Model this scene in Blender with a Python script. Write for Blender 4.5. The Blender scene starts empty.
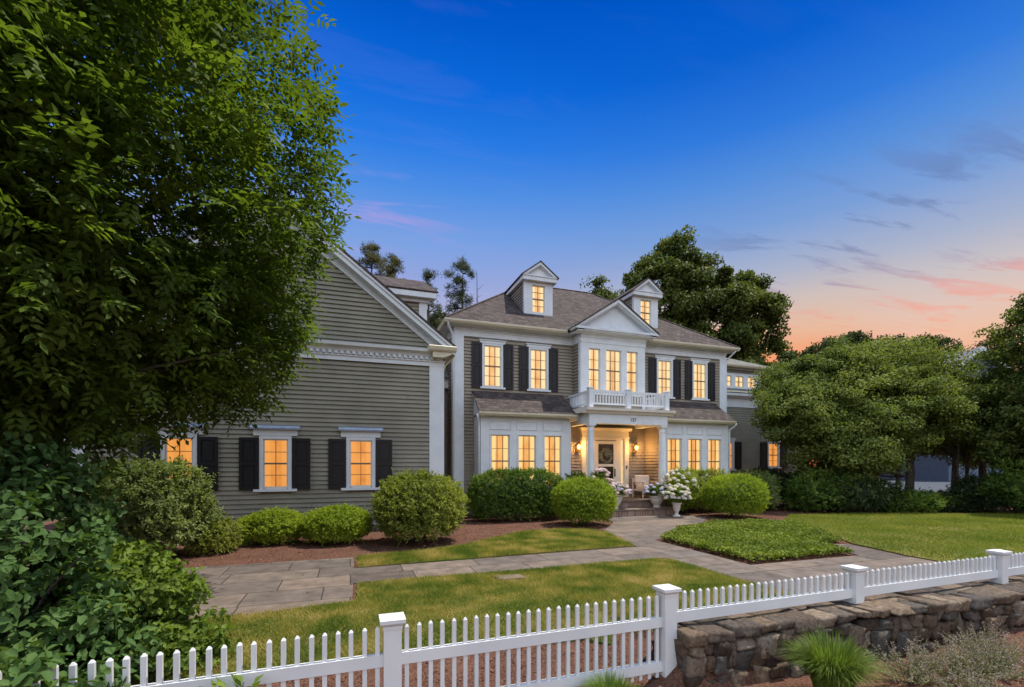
import bpy, bmesh, math, random
import numpy as np
from mathutils import Vector, Matrix, noise
from mathutils.geometry import delaunay_2d_cdt
random.seed(7); rng = np.random.default_rng(11)
R = math.radians
scn = bpy.context.scene
col = scn.collection

# ------------------------------------------------------------------ camera
# world axes: +X runs along the house front to the right, +Y into the house, metres
YAW = 19.165
cam_d = bpy.data.cameras.new('camera'); cam = bpy.data.objects.new('camera', cam_d); col.objects.link(cam)
cam.location = (0, 0, 1.8); cam.rotation_euler = (R(90), 0, R(-YAW))
cam_d.sensor_width = 36; cam_d.lens = 36 * 465 / 1024; cam_d.shift_y = 120.5 / 1024
cam_d.clip_start = .05; cam_d.clip_end = 2000
scn.camera = cam
S, C = math.sin(R(YAW)), math.cos(R(YAW))

def srgb(r, g, b):
    f = lambda c: (c/255/12.92) if c/255 <= .04045 else ((c/255+.055)/1.055)**2.4
    return (f(r), f(g), f(b), 1)

# ------------------------------------------------------------------ sky
world = bpy.data.worlds.new('World'); scn.world = world; world.use_nodes = True
def build_world():
    nt = world.node_tree; N = nt.nodes; L = nt.links; N.clear()
    def nd(t, **k):
        n = N.new(t)
        for a, b in k.items(): setattr(n, a, b)
        return n
    def math_(op, a, b=None, clamp=False):
        n = nd('ShaderNodeMath', operation=op, use_clamp=clamp)
        for i, v in enumerate((a, b)):
            if v is None: continue
            if isinstance(v, (int, float)): n.inputs[i].default_value = v
            else: L.new(v, n.inputs[i])
        return n.outputs[0]
    def smooth(v, a, b):
        n = nd('ShaderNodeMapRange', interpolation_type='SMOOTHSTEP')
        L.new(v, n.inputs[0]); n.inputs[1].default_value = a; n.inputs[2].default_value = b
        return n.outputs[0]
    def dot(v, vec):
        n = nd('ShaderNodeVectorMath', operation='DOT_PRODUCT'); L.new(v, n.inputs[0]); n.inputs[1].default_value = vec
        return n.outputs['Value']
    def mix(f, a, b, mode='MIX'):
        n = nd('ShaderNodeMixRGB', blend_type=mode)
        for i, v in enumerate((f, a, b)):
            if isinstance(v, (int, float)): n.inputs[i].default_value = v
            elif isinstance(v, tuple): n.inputs[i].default_value = v
            else: L.new(v, n.inputs[i])
        return n.outputs[0]
    def ramp(v, stops):
        n = nd('ShaderNodeValToRGB'); cr = n.color_ramp
        while len(cr.elements) < len(stops): cr.elements.new(.5)
        for e, (p, c) in zip(cr.elements, stops): e.position = p; e.color = srgb(*c)
        L.new(v, n.inputs[0]); return n.outputs[0]
    tc = nd('ShaderNodeTexCoord'); d = tc.outputs['Generated']
    z = dot(d, (0, 0, 1)); r = dot(d, (C, -S, 0)); f = dot(d, (S, C, 0))
    left = ramp(z, [(0, (225,165,130)), (.2, (205,175,178)), (.30, (168,170,198)), (.36, (140,156,206)), (.43, (112,150,212)), (.50, (74,134,214)),
                    (.56, (38,116,214)), (.62, (12,100,206)), (.70, (0,80,186)), (1, (0,56,140))])
    right = ramp(z, [(0, (222,104,60)), (.16, (228,124,80)), (.20, (228,152,108)), (.24, (218,176,148)), (.29, (196,180,174)), (.34, (160,168,190)), (.41, (116,150,202)),
                     (.48, (80,134,206)), (.54, (44,114,206)), (.62, (10,90,194)), (.70, (0,78,184)), (1, (0,56,140))])
    far = ramp(z, [(0, (224,150,110)), (.16, (226,168,134)), (.20, (224,180,154)), (.24, (212,184,172)), (.29, (190,182,184)), (.34, (158,168,192)), (.41, (116,150,202)),
                     (.48, (80,134,206)), (.54, (44,114,206)), (.62, (10,90,194)), (.70, (0,78,184)), (1, (0,56,140))])
    right = mix(smooth(r, .52, .66), right, far)
    base = mix(smooth(r, -.15, .42), left, right)
    # thin cloud streaks, projected on a layer overhead
    zz = math_('MAXIMUM', z, .05)
    cx = math_('DIVIDE', dot(d, (1, 0, 0)), zz); cy = math_('DIVIDE', dot(d, (0, 1, 0)), zz)
    cb = nd('ShaderNodeCombineXYZ'); L.new(cx, cb.inputs[0]); L.new(cy, cb.inputs[1])
    mp = nd('ShaderNodeMapping'); mp.inputs['Rotation'].default_value = (0, 0, R(28)); mp.inputs['Scale'].default_value = (.6, 2.7, 1)
    mp.inputs['Location'].default_value = (1.7, .6, 0)
    L.new(cb.outputs[0], mp.inputs[0])
    nz = nd('ShaderNodeTexNoise'); nz.inputs['Scale'].default_value = 2.3; nz.inputs['Detail'].default_value = 10; nz.inputs['Roughness'].default_value = .62
    nz.inputs['Distortion'].default_value = .5
    L.new(mp.outputs[0], nz.inputs[0])
    dens = smooth(nz.outputs[0], .50, .64)
    mR = math_('MULTIPLY', smooth(r, .22, .50), math_('SUBTRACT', 1, smooth(z, .40, .50)))
    mL = math_('MULTIPLY', math_('SUBTRACT', 1, smooth(r, -.24, -.04)), math_('SUBTRACT', 1, smooth(z, .46, .56)))
    mk = math_('MAXIMUM', math_('MAXIMUM', mR, mL), .06)
    cm = math_('MULTIPLY', dens, mk)
    cc_r = ramp(z, [(.2, (236,160,130)), (.27, (222,150,140)), (.30, (160,140,165)), (.36, (104,120,162)), (.5, (84,114,172))])
    ccol = mix(smooth(r, -.05, .2), srgb(160,148,210), cc_r)
    base = mix(math_('MULTIPLY', cm, .62), base, ccol)
    # added fill light: unseen sky behind the viewer brightened for the house front
    back = math_('MULTIPLY', math_('SUBTRACT', 1, smooth(f, -.55, .0)), smooth(z, -.02, .30))
    base = mix(math_('MULTIPLY', back, .95), base, (BACK_FILL*.86, BACK_FILL*1.0, BACK_FILL*1.16, 1))
    base = mix(smooth(z, 0, -.06), base, (.10, .10, .07, 1))
    bg = nd('ShaderNodeBackground'); L.new(base, bg.inputs[0]); bg.inputs[1].default_value = SKY
    out = nd('ShaderNodeOutputWorld'); L.new(bg.outputs[0], out.inputs[0])
SKY = 1.0; BACK_FILL = 1.4
build_world()

# ------------------------------------------------------------------ sun: high, from the right along the house front
sd = bpy.data.lights.new('sun', 'SUN'); sun = bpy.data.objects.new('sun', sd); col.objects.link(sun)
sd.energy = 5.0; sd.angle = R(.5); sd.color = (1, .93, .80)
sun.rotation_euler = Vector((.37, .015, .93)).to_track_quat('Z', 'Y').to_euler(); sun.location = (20, 5, 40)

scn.view_settings.view_transform = 'Standard'; scn.view_settings.look = 'None'
scn.view_settings.exposure = .22; scn.view_settings.gamma = 1; scn.view_settings.use_curve_mapping = False
cy_ = scn.cycles
cy_.max_bounces = 6; cy_.diffuse_bounces = 3; cy_.glossy_bounces = 2; cy_.transmission_bounces = 3; cy_.transparent_max_bounces = 4
cy_.use_denoising = True; cy_.use_adaptive_sampling = True; cy_.adaptive_threshold = .02; cy_.caustics_reflective = False; cy_.caustics_refractive = False
cy_.sample_clamp_indirect = 4

# ================================================================== materials
M = {}
def mat(name, color=(.5,.5,.5), rough=.8, color2=None, nscale=6, bump=0, bscale=30, emis=None, estr=0, spec=.3, metal=0, ndetail=5, contrast=(.35,.65)):
    m = bpy.data.materials.new(name); m.use_nodes = True; nt = m.node_tree; N = nt.nodes; L = nt.links
    b = N['Principled BSDF']; b.inputs['Roughness'].default_value = rough; b.inputs['Specular IOR Level'].default_value = spec
    b.inputs['Metallic'].default_value = metal
    tc = N.new('ShaderNodeTexCoord')
    if color2 is not None:
        n = N.new('ShaderNodeTexNoise'); n.inputs['Scale'].default_value = nscale; n.inputs['Detail'].default_value = ndetail; L.new(tc.outputs['Object'], n.inputs[0])
        r = N.new('ShaderNodeValToRGB'); r.color_ramp.elements[0].position = contrast[0]; r.color_ramp.elements[1].position = contrast[1]
        r.color_ramp.elements[0].color = (*color, 1); r.color_ramp.elements[1].color = (*color2, 1)
        L.new(n.outputs[0], r.inputs[0]); L.new(r.outputs[0], b.inputs['Base Color'])
    else: b.inputs['Base Color'].default_value = (*color, 1)
    if bump:
        n2 = N.new('ShaderNodeTexNoise'); n2.inputs['Scale'].default_value = bscale; n2.inputs['Detail'].default_value = 6; L.new(tc.outputs['Object'], n2.inputs[0])
        bp = N.new('ShaderNodeBump'); bp.inputs['Strength'].default_value = 1; bp.inputs['Distance'].default_value = bump
        L.new(n2.outputs[0], bp.inputs['Height']); L.new(bp.outputs[0], b.inputs['Normal'])
    if emis: b.inputs['Emission Color'].default_value = (*emis, 1); b.inputs['Emission Strength'].default_value = estr
    M[name] = m; return m

def leafmat(name, stops, trans=.35, rough=.6, spec=.12, nscale=.8, nmix=.35, tcol=1.3):
    """foliage: per-leaf random tone + broad patches, some light passing through the leaf"""
    m = bpy.data.materials.new(name); m.use_nodes = True; nt = m.node_tree; N = nt.nodes; L = nt.links
    b = N['Principled BSDF']; b.inputs['Roughness'].default_value = rough; b.inputs['Specular IOR Level'].default_value = spec
    at = N.new('ShaderNodeAttribute'); at.attribute_name = 'rnd'
    tc = N.new('ShaderNodeTexCoord'); n = N.new('ShaderNodeTexNoise'); n.inputs['Scale'].default_value = nscale; n.inputs['Detail'].default_value = 2
    L.new(tc.outputs['Object'], n.inputs[0])
    mr = N.new('ShaderNodeMapRange'); mr.inputs[1].default_value = .3; mr.inputs[2].default_value = .7; L.new(n.outputs[0], mr.inputs[0])
    mx = N.new('ShaderNodeMix'); mx.data_type = 'FLOAT'; mx.inputs[0].default_value = nmix
    L.new(at.outputs['Fac'], mx.inputs[2]); L.new(mr.outputs[0], mx.inputs[3])
    r = N.new('ShaderNodeValToRGB'); cr = r.color_ramp
    while len(cr.elements) < len(stops): cr.elements.new(.5)
    for i, (e, c) in enumerate(zip(cr.elements, stops)): e.position = i/(len(stops)-1); e.color = (*c, 1)
    L.new(mx.outputs[0], r.inputs[0]); L.new(r.outputs[0], b.inputs['Base Color'])
    t = N.new('ShaderNodeBsdfTranslucent')
    vm = N.new('ShaderNodeMixRGB'); vm.blend_type = 'MULTIPLY'; vm.inputs[0].default_value = 1; vm.inputs[2].default_value = (tcol*1.1, tcol*1.15, tcol*.45, 1)
    L.new(r.outputs[0], vm.inputs[1]); L.new(vm.outputs[0], t.inputs[0])
    ms = N.new('ShaderNodeMixShader'); ms.inputs[0].default_value = trans
    L.new(b.outputs[0], ms.inputs[1]); L.new(t.outputs[0], ms.inputs[2]); L.new(ms.outputs[0], N['Material Output'].inputs[0])
    M[name] = m; return m

def brickmat(name, cols, mortar, scale, bw, bh, msize=.01, rough=.85, bumpd=.004, offset=.5, noisecol=.35, plane='xz', squash=1, nsc=20, wavy=0, obl=(.5, .5)):
    m = bpy.data.materials.new(name); m.use_nodes = True; nt = m.node_tree; N = nt.nodes; L = nt.links
    b = N['Principled BSDF']; b.inputs['Roughness'].default_value = rough; b.inputs['Specular IOR Level'].default_value = .2
    tc = N.new('ShaderNodeTexCoord'); sp = N.new('ShaderNodeSeparateXYZ'); cb = N.new('ShaderNodeCombineXYZ')
    L.new(tc.outputs['Object'], sp.inputs[0])
    for i, a in enumerate(plane):
        L.new(sp.outputs['xyz'.index(a)], cb.inputs[i])
    vec = cb.outputs[0]
    if wavy:
        nn = N.new('ShaderNodeTexNoise'); nn.inputs['Scale'].default_value = 1.2; L.new(tc.outputs['Object'], nn.inputs[0])
        va = N.new('ShaderNodeVectorMath'); va.operation = 'MULTIPLY_ADD'; L.new(nn.outputs['Color'], va.inputs[0]); va.inputs[1].default_value = (wavy, wavy, 0)
        L.new(vec, va.inputs[2]); vec = va.outputs[0]
    br = N.new('ShaderNodeTexBrick'); L.new(vec, br.inputs[0]); br.inputs['Scale'].default_value = scale
    br.inputs['Brick Width'].default_value = bw; br.inputs['Row Height'].default_value = bh; br.inputs['Mortar Size'].default_value = msize
    br.inputs['Color1'].default_value = (0, 0, 0, 1); br.inputs['Color2'].default_value = (1, 1, 1, 1); br.inputs['Mortar'].default_value = (.5, .5, .5, 1)
    br.inputs['Bias'].default_value = 0; br.offset = offset; br.squash = squash; br.squash_frequency = 3
    r = N.new('ShaderNodeValToRGB'); cr = r.color_ramp
    while len(cr.elements) < len(cols): cr.elements.new(.5)
    for i, (e, c) in enumerate(zip(cr.elements, cols)): e.position = i/(len(cols)-1); e.color = (*c, 1)
    L.new(br.outputs['Color'], r.inputs[0])
    n = N.new('ShaderNodeTexNoise'); n.inputs['Scale'].default_value = nsc; n.inputs['Detail'].default_value = 6; n.inputs['Roughness'].default_value = .65
    L.new(tc.outputs['Object'], n.inputs[0])
    mr = N.new('ShaderNodeMapRange'); mr.inputs[1].default_value = .25; mr.inputs[2].default_value = .75; mr.inputs[3].default_value = 1-noisecol; mr.inputs[4].default_value = 1+noisecol
    L.new(n.outputs[0], mr.inputs[0])
    mu = N.new('ShaderNodeMixRGB'); mu.blend_type = 'MULTIPLY'; mu.inputs[0].default_value = 1; L.new(r.outputs[0], mu.inputs[1]); L.new(mr.outputs[0], mu.inputs[2])
    mo = N.new('ShaderNodeMixRGB'); mo.inputs[2].default_value = (*mortar, 1); L.new(br.outputs['Fac'], mo.inputs[0]); L.new(mu.outputs[0], mo.inputs[1])
    L.new(mo.outputs[0], b.inputs['Base Color'])
    inv = N.new('ShaderNodeMath'); inv.operation = 'SUBTRACT'; inv.inputs[0].default_value = 1; L.new(br.outputs['Fac'], inv.inputs[1])
    ad = N.new('ShaderNodeMath'); ad.operation = 'MULTIPLY_ADD'; L.new(n.outputs[0], ad.inputs[0]); ad.inputs[1].default_value = .6; L.new(inv.outputs[0], ad.inputs[2])
    bp = N.new('ShaderNodeBump'); bp.inputs['Distance'].default_value = bumpd; L.new(ad.outputs[0], bp.inputs['Height']); L.new(bp.outputs[0], b.inputs['Normal'])
    M[name] = m; return m

def panemat(name, warm, bright, folds, strength, seed=0, curtain=.35, vary=.3):
    """a lit room seen through the glass: curtain folds at the sides, the room between them, each window a little different"""
    m = bpy.data.materials.new(name); m.use_nodes = True; nt = m.node_tree; N = nt.nodes; L = nt.links
    b = N['Principled BSDF']; b.inputs['Roughness'].default_value = .05; b.inputs['Base Color'].default_value = (.03, .03, .03, 1); b.inputs['Specular IOR Level'].default_value = .5
    def M2(op, a, c=None, d=None):
        n = N.new('ShaderNodeMath'); n.operation = op
        for k, v in enumerate((a, c, d)):
            if v is None: continue
            if isinstance(v, (int, float)): n.inputs[k].default_value = v
            else: L.new(v, n.inputs[k])
        return n.outputs[0]
    tc = N.new('ShaderNodeTexCoord'); sp = N.new('ShaderNodeSeparateXYZ'); L.new(tc.outputs['Generated'], sp.inputs[0])
    mp = N.new('ShaderNodeMapping'); mp.inputs['Scale'].default_value = (folds, folds, .10*folds); mp.inputs['Location'].default_value = (seed*3.1, 0, seed)
    L.new(tc.outputs['Object'], mp.inputs[0])
    n = N.new('ShaderNodeTexNoise'); n.inputs['Scale'].default_value = 1; n.inputs['Detail'].default_value = 3; L.new(mp.outputs[0], n.inputs[0])
    n2 = N.new('ShaderNodeTexNoise'); n2.inputs['Scale'].default_value = 3.2; n2.inputs['Detail'].default_value = 4; L.new(tc.outputs['Object'], n2.inputs[0])
    oi = N.new('ShaderNodeObjectInfo')
    side = M2('ABSOLUTE', M2('SUBTRACT', sp.outputs[0], .5))
    ms = N.new('ShaderNodeMapRange'); ms.interpolation_type = 'SMOOTHSTEP'; L.new(side, ms.inputs[0]); ms.inputs[1].default_value = .20; ms.inputs[2].default_value = .27
    v = M2('MULTIPLY_ADD', ms.outputs[0], curtain, .12)
    v = M2('ADD', v, M2('MULTIPLY', n.outputs[0], M2('MULTIPLY_ADD', ms.outputs[0], .5, .12)))
    v = M2('ADD', v, M2('MULTIPLY', n2.outputs[0], M2('MULTIPLY_ADD', ms.outputs[0], -.35, .62)))
    v = M2('ADD', v, M2('MULTIPLY', M2('SUBTRACT', oi.outputs['Random'], .5), vary))
    v = M2('ADD', v, M2('MULTIPLY', sp.outputs[2], .10))
    r = N.new('ShaderNodeValToRGB'); cr = r.color_ramp; cr.elements.new(.5)
    cr.elements[0].position = .22; cr.elements[1].position = .52; cr.elements[2].position = .95
    cr.elements[0].color = (warm[0]*.55, warm[1]*.42, warm[2]*.35, 1); cr.elements[1].color = (*warm, 1); cr.elements[2].color = (*bright, 1)
    L.new(v, r.inputs[0]); L.new(r.outputs[0], b.inputs['Emission Color']); b.inputs['Emission Strength'].default_value = strength
    M[name] = m; return m

mat('white_trim', (.58,.62,.67), .55, (.66,.695,.74), 3)
mat('cream_trim', (.70,.64,.52), .55)
mat('fence_white', (.60,.61,.62), .5, (.67,.675,.68), 2.5, spec=.3)
mat('siding_wing', (.21,.200,.163), .75, (.265,.250,.205), 1.3, bump=.0006, bscale=60)
mat('siding_main', (.245,.212,.172), .75, (.288,.252,.208), 1.5, bump=.0006, bscale=60)
mat('shutter_black', (.006,.006,.009), .5, spec=.4)
mat('foundation', (.20,.19,.17), .9, (.29,.28,.25), 8, bump=.004)
mat('gutter', (.55,.50,.38), .5, (.62,.57,.45), 4)
mat('lead_cap', (.26,.33,.46), .4, (.36,.43,.56), 7)
mat('sash_shaded', (.16,.13,.10), .5)  # muntins and meeting rails: their shadowed tone is painted into the colour
mat('sash_white', (.62,.60,.55), .5)
mat('terrace_white', (.66,.62,.58), .7, (.72,.68,.64), 12)
mat('bark', (.055,.042,.032), .95, (.11,.09,.07), 9, bump=.02, bscale=14)
mat('bark_grey', (.09,.08,.07), .95, (.17,.15,.13), 7, bump=.02, bscale=14)
mat('soil', (.045,.030,.022), .95, (.09,.06,.045), 20, bump=.02, bscale=30)
mat('iron', (.02,.018,.015), .45, metal=.3)
mat('brass', (.30,.19,.07), .4, metal=.6)
mat('lamp_glow', (1,.7,.35), .4, emis=(1,.55,.16), estr=9)
mat('screen_dark', (.018,.014,.008), .15, spec=.5)
mat('chair_paint', (.60,.50,.42), .6)
mat('cushion', (.72,.60,.50), .9, bump=.004, bscale=20)
mat('urn_stone', (.52,.47,.42), .85, (.66,.60,.55), 9, bump=.006, bscale=25)
mat('drive', (.075,.085,.10), 1.0, (.10,.11,.13), 2, spec=0)
mat('far_blue', (.09,.115,.155), .9, (.105,.13,.17), 3)
mat('far_roof', (.16,.16,.18), .85)
mat('shed_grey', (.33,.32,.31), .8)
mat('wreath', (.42,.40,.33), .8, (.20,.22,.12), 30)
panemat('pane_amber', (.80,.30,.055), (.96,.43,.11), 2, .86, 0, .05, .12)
panemat('pane_cream', (.86,.43,.13), (1.0,.72,.36), 9, .90, 1)
panemat('pane_curtain', (.82,.36,.08), (1.0,.66,.26), 13, .90, 2)
panemat('pane_sidelight', (.90,.55,.20), (1.0,.72,.36), 6, .86, 3)
brickmat('shingle', [(.046,.037,.036), (.068,.054,.051), (.094,.075,.069)], (.030,.024,.023), 1, .22, .135, .006, .9, .006, plane='xy', noisecol=.4, nsc=9)
brickmat('shingle_side', [(.046,.037,.036), (.068,.054,.051), (.094,.075,.069)], (.030,.024,.023), 1, .22, .135, .006, .9, .006, plane='yx', noisecol=.4, nsc=9)
brickmat('shingle_grey', [(.12,.12,.11), (.16,.16,.145), (.20,.20,.18)], (.06,.06,.055), 1, .30, .16, .008, .9, .006, plane='xy', noisecol=.4, nsc=9)
brickmat('bluestone', [(.092,.074,.064), (.118,.098,.086), (.142,.115,.098), (.172,.134,.108), (.12,.103,.096)], (.045,.038,.03), 1, .98, .66, .009, .8, .010,
         plane='xy', noisecol=.42, nsc=3.4, squash=1.35, offset=.37)
brickmat('step_brick', [(.19,.11,.085), (.26,.17,.135), (.32,.225,.185)], (.28,.24,.21), 1, .105, .24, .012, .9, .006, plane='xz', noisecol=.4, nsc=18)

def stonemat():
    m = bpy.data.materials.new('fieldstone'); m.use_nodes = True; nt = m.node_tree; N = nt.nodes; L = nt.links
    b = N['Principled BSDF']; b.inputs['Roughness'].default_value = .88; b.inputs['Specular IOR Level'].default_value = .25
    at = N.new('ShaderNodeAttribute'); at.attribute_name = 'rnd'
    r = N.new('ShaderNodeValToRGB'); cr = r.color_ramp
    cs = [(.030,.021,.016), (.088,.057,.038), (.060,.054,.050), (.125,.088,.060), (.19,.15,.115)]
    while len(cr.elements) < 5: cr.elements.new(.5)
    for i, (e, c) in enumerate(zip(cr.elements, cs)): e.position = i/4; e.color = (*c, 1)
    L.new(at.outputs['Fac'], r.inputs[0])
    tc = N.new('ShaderNodeTexCoord')
    n = N.new('ShaderNodeTexNoise'); n.inputs['Scale'].default_value = 9; n.inputs['Detail'].default_value = 8; n.inputs['Roughness'].default_value = .7; L.new(tc.outputs['Object'], n.inputs[0])
    lr = N.new('ShaderNodeValToRGB'); lr.color_ramp.elements[0].position = .60; lr.color_ramp.elements[1].position = .74
    L.new(n.outputs[0], lr.inputs[0])
    n3 = N.new('ShaderNodeTexNoise'); n3.inputs['Scale'].default_value = 28; n3.inputs['Detail'].default_value = 6; L.new(tc.outputs['Object'], n3.inputs[0])
    mr = N.new('ShaderNodeMapRange'); mr.inputs[1].default_value = .25; mr.inputs[2].default_value = .75; mr.inputs[3].default_value = .45; mr.inputs[4].default_value = 1.6; L.new(n3.outputs[0], mr.inputs[0])
    mu = N.new('ShaderNodeMixRGB'); mu.blend_type = 'MULTIPLY'; mu.inputs[0].default_value = 1; L.new(r.outputs[0], mu.inputs[1]); L.new(mr.outputs[0], mu.inputs[2])
    mx = N.new('ShaderNodeMixRGB'); L.new(lr.outputs[0], mx.inputs[0]); L.new(mu.outputs[0], mx.inputs[1]); mx.inputs[2].default_value = (.20,.17,.12,1)
    L.new(mx.outputs[0], b.inputs['Base Color'])
    bp = N.new('ShaderNodeBump'); bp.inputs['Distance'].default_value = .012; L.new(n.outputs[0], bp.inputs['Height'])
    bp2 = N.new('ShaderNodeBump'); bp2.inputs['Distance'].default_value = .004; L.new(n3.outputs[0], bp2.inputs['Height']); L.new(bp.outputs[0], bp2.inputs['Normal'])
    L.new(bp2.outputs[0], b.inputs['Normal']); M['fieldstone'] = m
stonemat()

def groundmat(name, c1, c2, c3, sc1, sc2, bump, bsc):
    m = bpy.data.materials.new(name); m.use_nodes = True; nt = m.node_tree; N = nt.nodes; L = nt.links
    b = N['Principled BSDF']; b.inputs['Roughness'].default_value = .95; b.inputs['Specular IOR Level'].default_value = .1
    tc = N.new('ShaderNodeTexCoord')
    n = N.new('ShaderNodeTexNoise'); n.inputs['Scale'].default_value = sc1; n.inputs['Detail'].default_value = 4; L.new(tc.outputs['Object'], n.inputs[0])
    v = N.new('ShaderNodeTexNoise'); v.inputs['Scale'].default_value = sc2; v.inputs['Detail'].default_value = 6; v.inputs['Roughness'].default_value = .75; L.new(tc.outputs['Object'], v.inputs[0])
    r = N.new('ShaderNodeValToRGB'); r.color_ramp.elements[0].position = .38; r.color_ramp.elements[1].position = .62
    r.color_ramp.elements[0].color = (*c1, 1); r.color_ramp.elements[1].color = (*c2, 1); L.new(n.outputs[0], r.inputs[0])
    r2 = N.new('ShaderNodeValToRGB'); r2.color_ramp.elements[0].position = .42; r2.color_ramp.elements[1].position = .68; L.new(v.outputs[0], r2.inputs[0])
    mx = N.new('ShaderNodeMixRGB'); L.new(r2.outputs[0], mx.inputs[0]); L.new(r.outputs[0], mx.inputs[1]); mx.inputs[2].default_value = (*c3, 1)
    L.new(mx.outputs[0], b.inputs['Base Color'])
    bp = N.new('ShaderNodeBump'); bp.inputs['Distance'].default_value = bump
    nb = N.new('ShaderNodeTexNoise'); nb.inputs['Scale'].default_value = bsc; nb.inputs['Detail'].default_value = 5; L.new(tc.outputs['Object'], nb.inputs[0])
    L.new(nb.outputs[0], bp.inputs['Height']); L.new(bp.outputs[0], b.inputs['Normal']); M[name] = m
groundmat('mulch', (.060,.028,.020), (.10,.048,.034), (.22,.115,.08), 2.3, 45, .03, 40)
groundmat('turf', (.070,.105,.018), (.24,.19,.070), (.09,.11,.022), .9, 30, .02, 60)
groundmat('far_ground', (.035,.045,.014), (.05,.055,.02), (.04,.05,.015), .1, 3, .02, 20)

leafmat('leaf_ash', [(.028,.050,.010), (.054,.090,.015), (.096,.144,.021), (.165,.220,.030)], .42, nmix=.25, tcol=1.45)
leafmat('leaf_viburnum', [(.026,.056,.018), (.050,.100,.030), (.080,.145,.040), (.14,.205,.050)], .25, nmix=.35)
leafmat('leaf_bright', [(.060,.100,.018), (.120,.180,.030), (.21,.28,.05)], .35, tcol=1.5)
leafmat('leaf_box', [(.060,.100,.014), (.200,.270,.026), (.400,.460,.045)], .38, tcol=1.4)
leafmat('leaf_hedge', [(.026,.055,.014), (.085,.145,.026), (.230,.290,.045)], .34, tcol=1.4)
leafmat('leaf_rhodo', [(.065,.092,.020), (.190,.225,.040), (.370,.390,.085)], .34, tcol=1.4)
leafmat('leaf_grey', [(.058,.088,.032), (.160,.205,.070), (.320,.370,.140)], .34, tcol=1.3)
leafmat('leaf_oak', [(.030,.044,.014), (.085,.110,.026), (.190,.215,.048)], .25, nmix=.4, nscale=.25)
leafmat('leaf_right', [(.036,.060,.018), (.125,.160,.040), (.290,.320,.085)], .38, nmix=.3, nscale=.5)
leafmat('leaf_dark', [(.014,.024,.010), (.034,.052,.018), (.070,.095,.034)], .2, nmix=.4)
leafmat('needle', [(.034,.048,.034), (.070,.090,.055), (.130,.150,.085)], .2)
leafmat('needle_brown', [(.055,.058,.030), (.110,.110,.052), (.190,.175,.085)], .2)
leafmat('cover', [(.070,.105,.018), (.165,.215,.035), (.31,.350,.07)], .3, tcol=1.1)
leafmat('grass_blade', [(.050,.095,.012), (.110,.155,.020), (.31,.265,.065), (.52,.380,.180)], .35, nmix=.68, nscale=1.6, rough=.7, spec=.1)
leafmat('grass_right', [(.075,.115,.014), (.155,.190,.024), (.31,.290,.060)], .35, nmix=.45, nscale=.5, rough=.7, spec=.1)
leafmat('orn_grass', [(.060,.120,.016), (.13,.20,.035), (.27,.30,.09)], .35, rough=.5)
leafmat('sage', [(.22,.17,.16), (.30,.25,.22), (.42,.32,.32)], .2, rough=.8)
leafmat('sage_leaf', [(.13,.15,.07), (.21,.22,.12), (.30,.29,.20)], .25, rough=.8)
leafmat('petal_white', [(.60,.54,.50), (.74,.68,.66), (.85,.82,.80)], .25, tcol=.8)
leafmat('petal_lilac', [(.42,.38,.62), (.58,.54,.76), (.74,.72,.86)], .25, tcol=.8)
leafmat('petal_pink', [(.62,.42,.46), (.76,.60,.64), (.86,.80,.80)], .25, tcol=.8)
leafmat('petal_cream', [(.62,.60,.40), (.76,.74,.56), (.85,.84,.74)], .25, tcol=.8)

# ================================================================== helpers
ORG = {}
def link(o): col.objects.link(o); return o
def tag(o, label, cat, group=None, kind=None):
    if label: o['label'] = label
    if cat: o['category'] = cat
    if group: o['group'] = group
    if kind: o['kind'] = kind
    return o
def thing(name, label, cat, loc, group=None):
    o = bpy.data.objects.new(name, None); o.empty_display_size = .2; link(o); o.location = loc
    ORG[o.name] = Vector(loc); return tag(o, label, cat, group)
def org(parent):
    return ORG.get(parent.name, Vector((0,0,0))) if parent else Vector((0,0,0))

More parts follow.
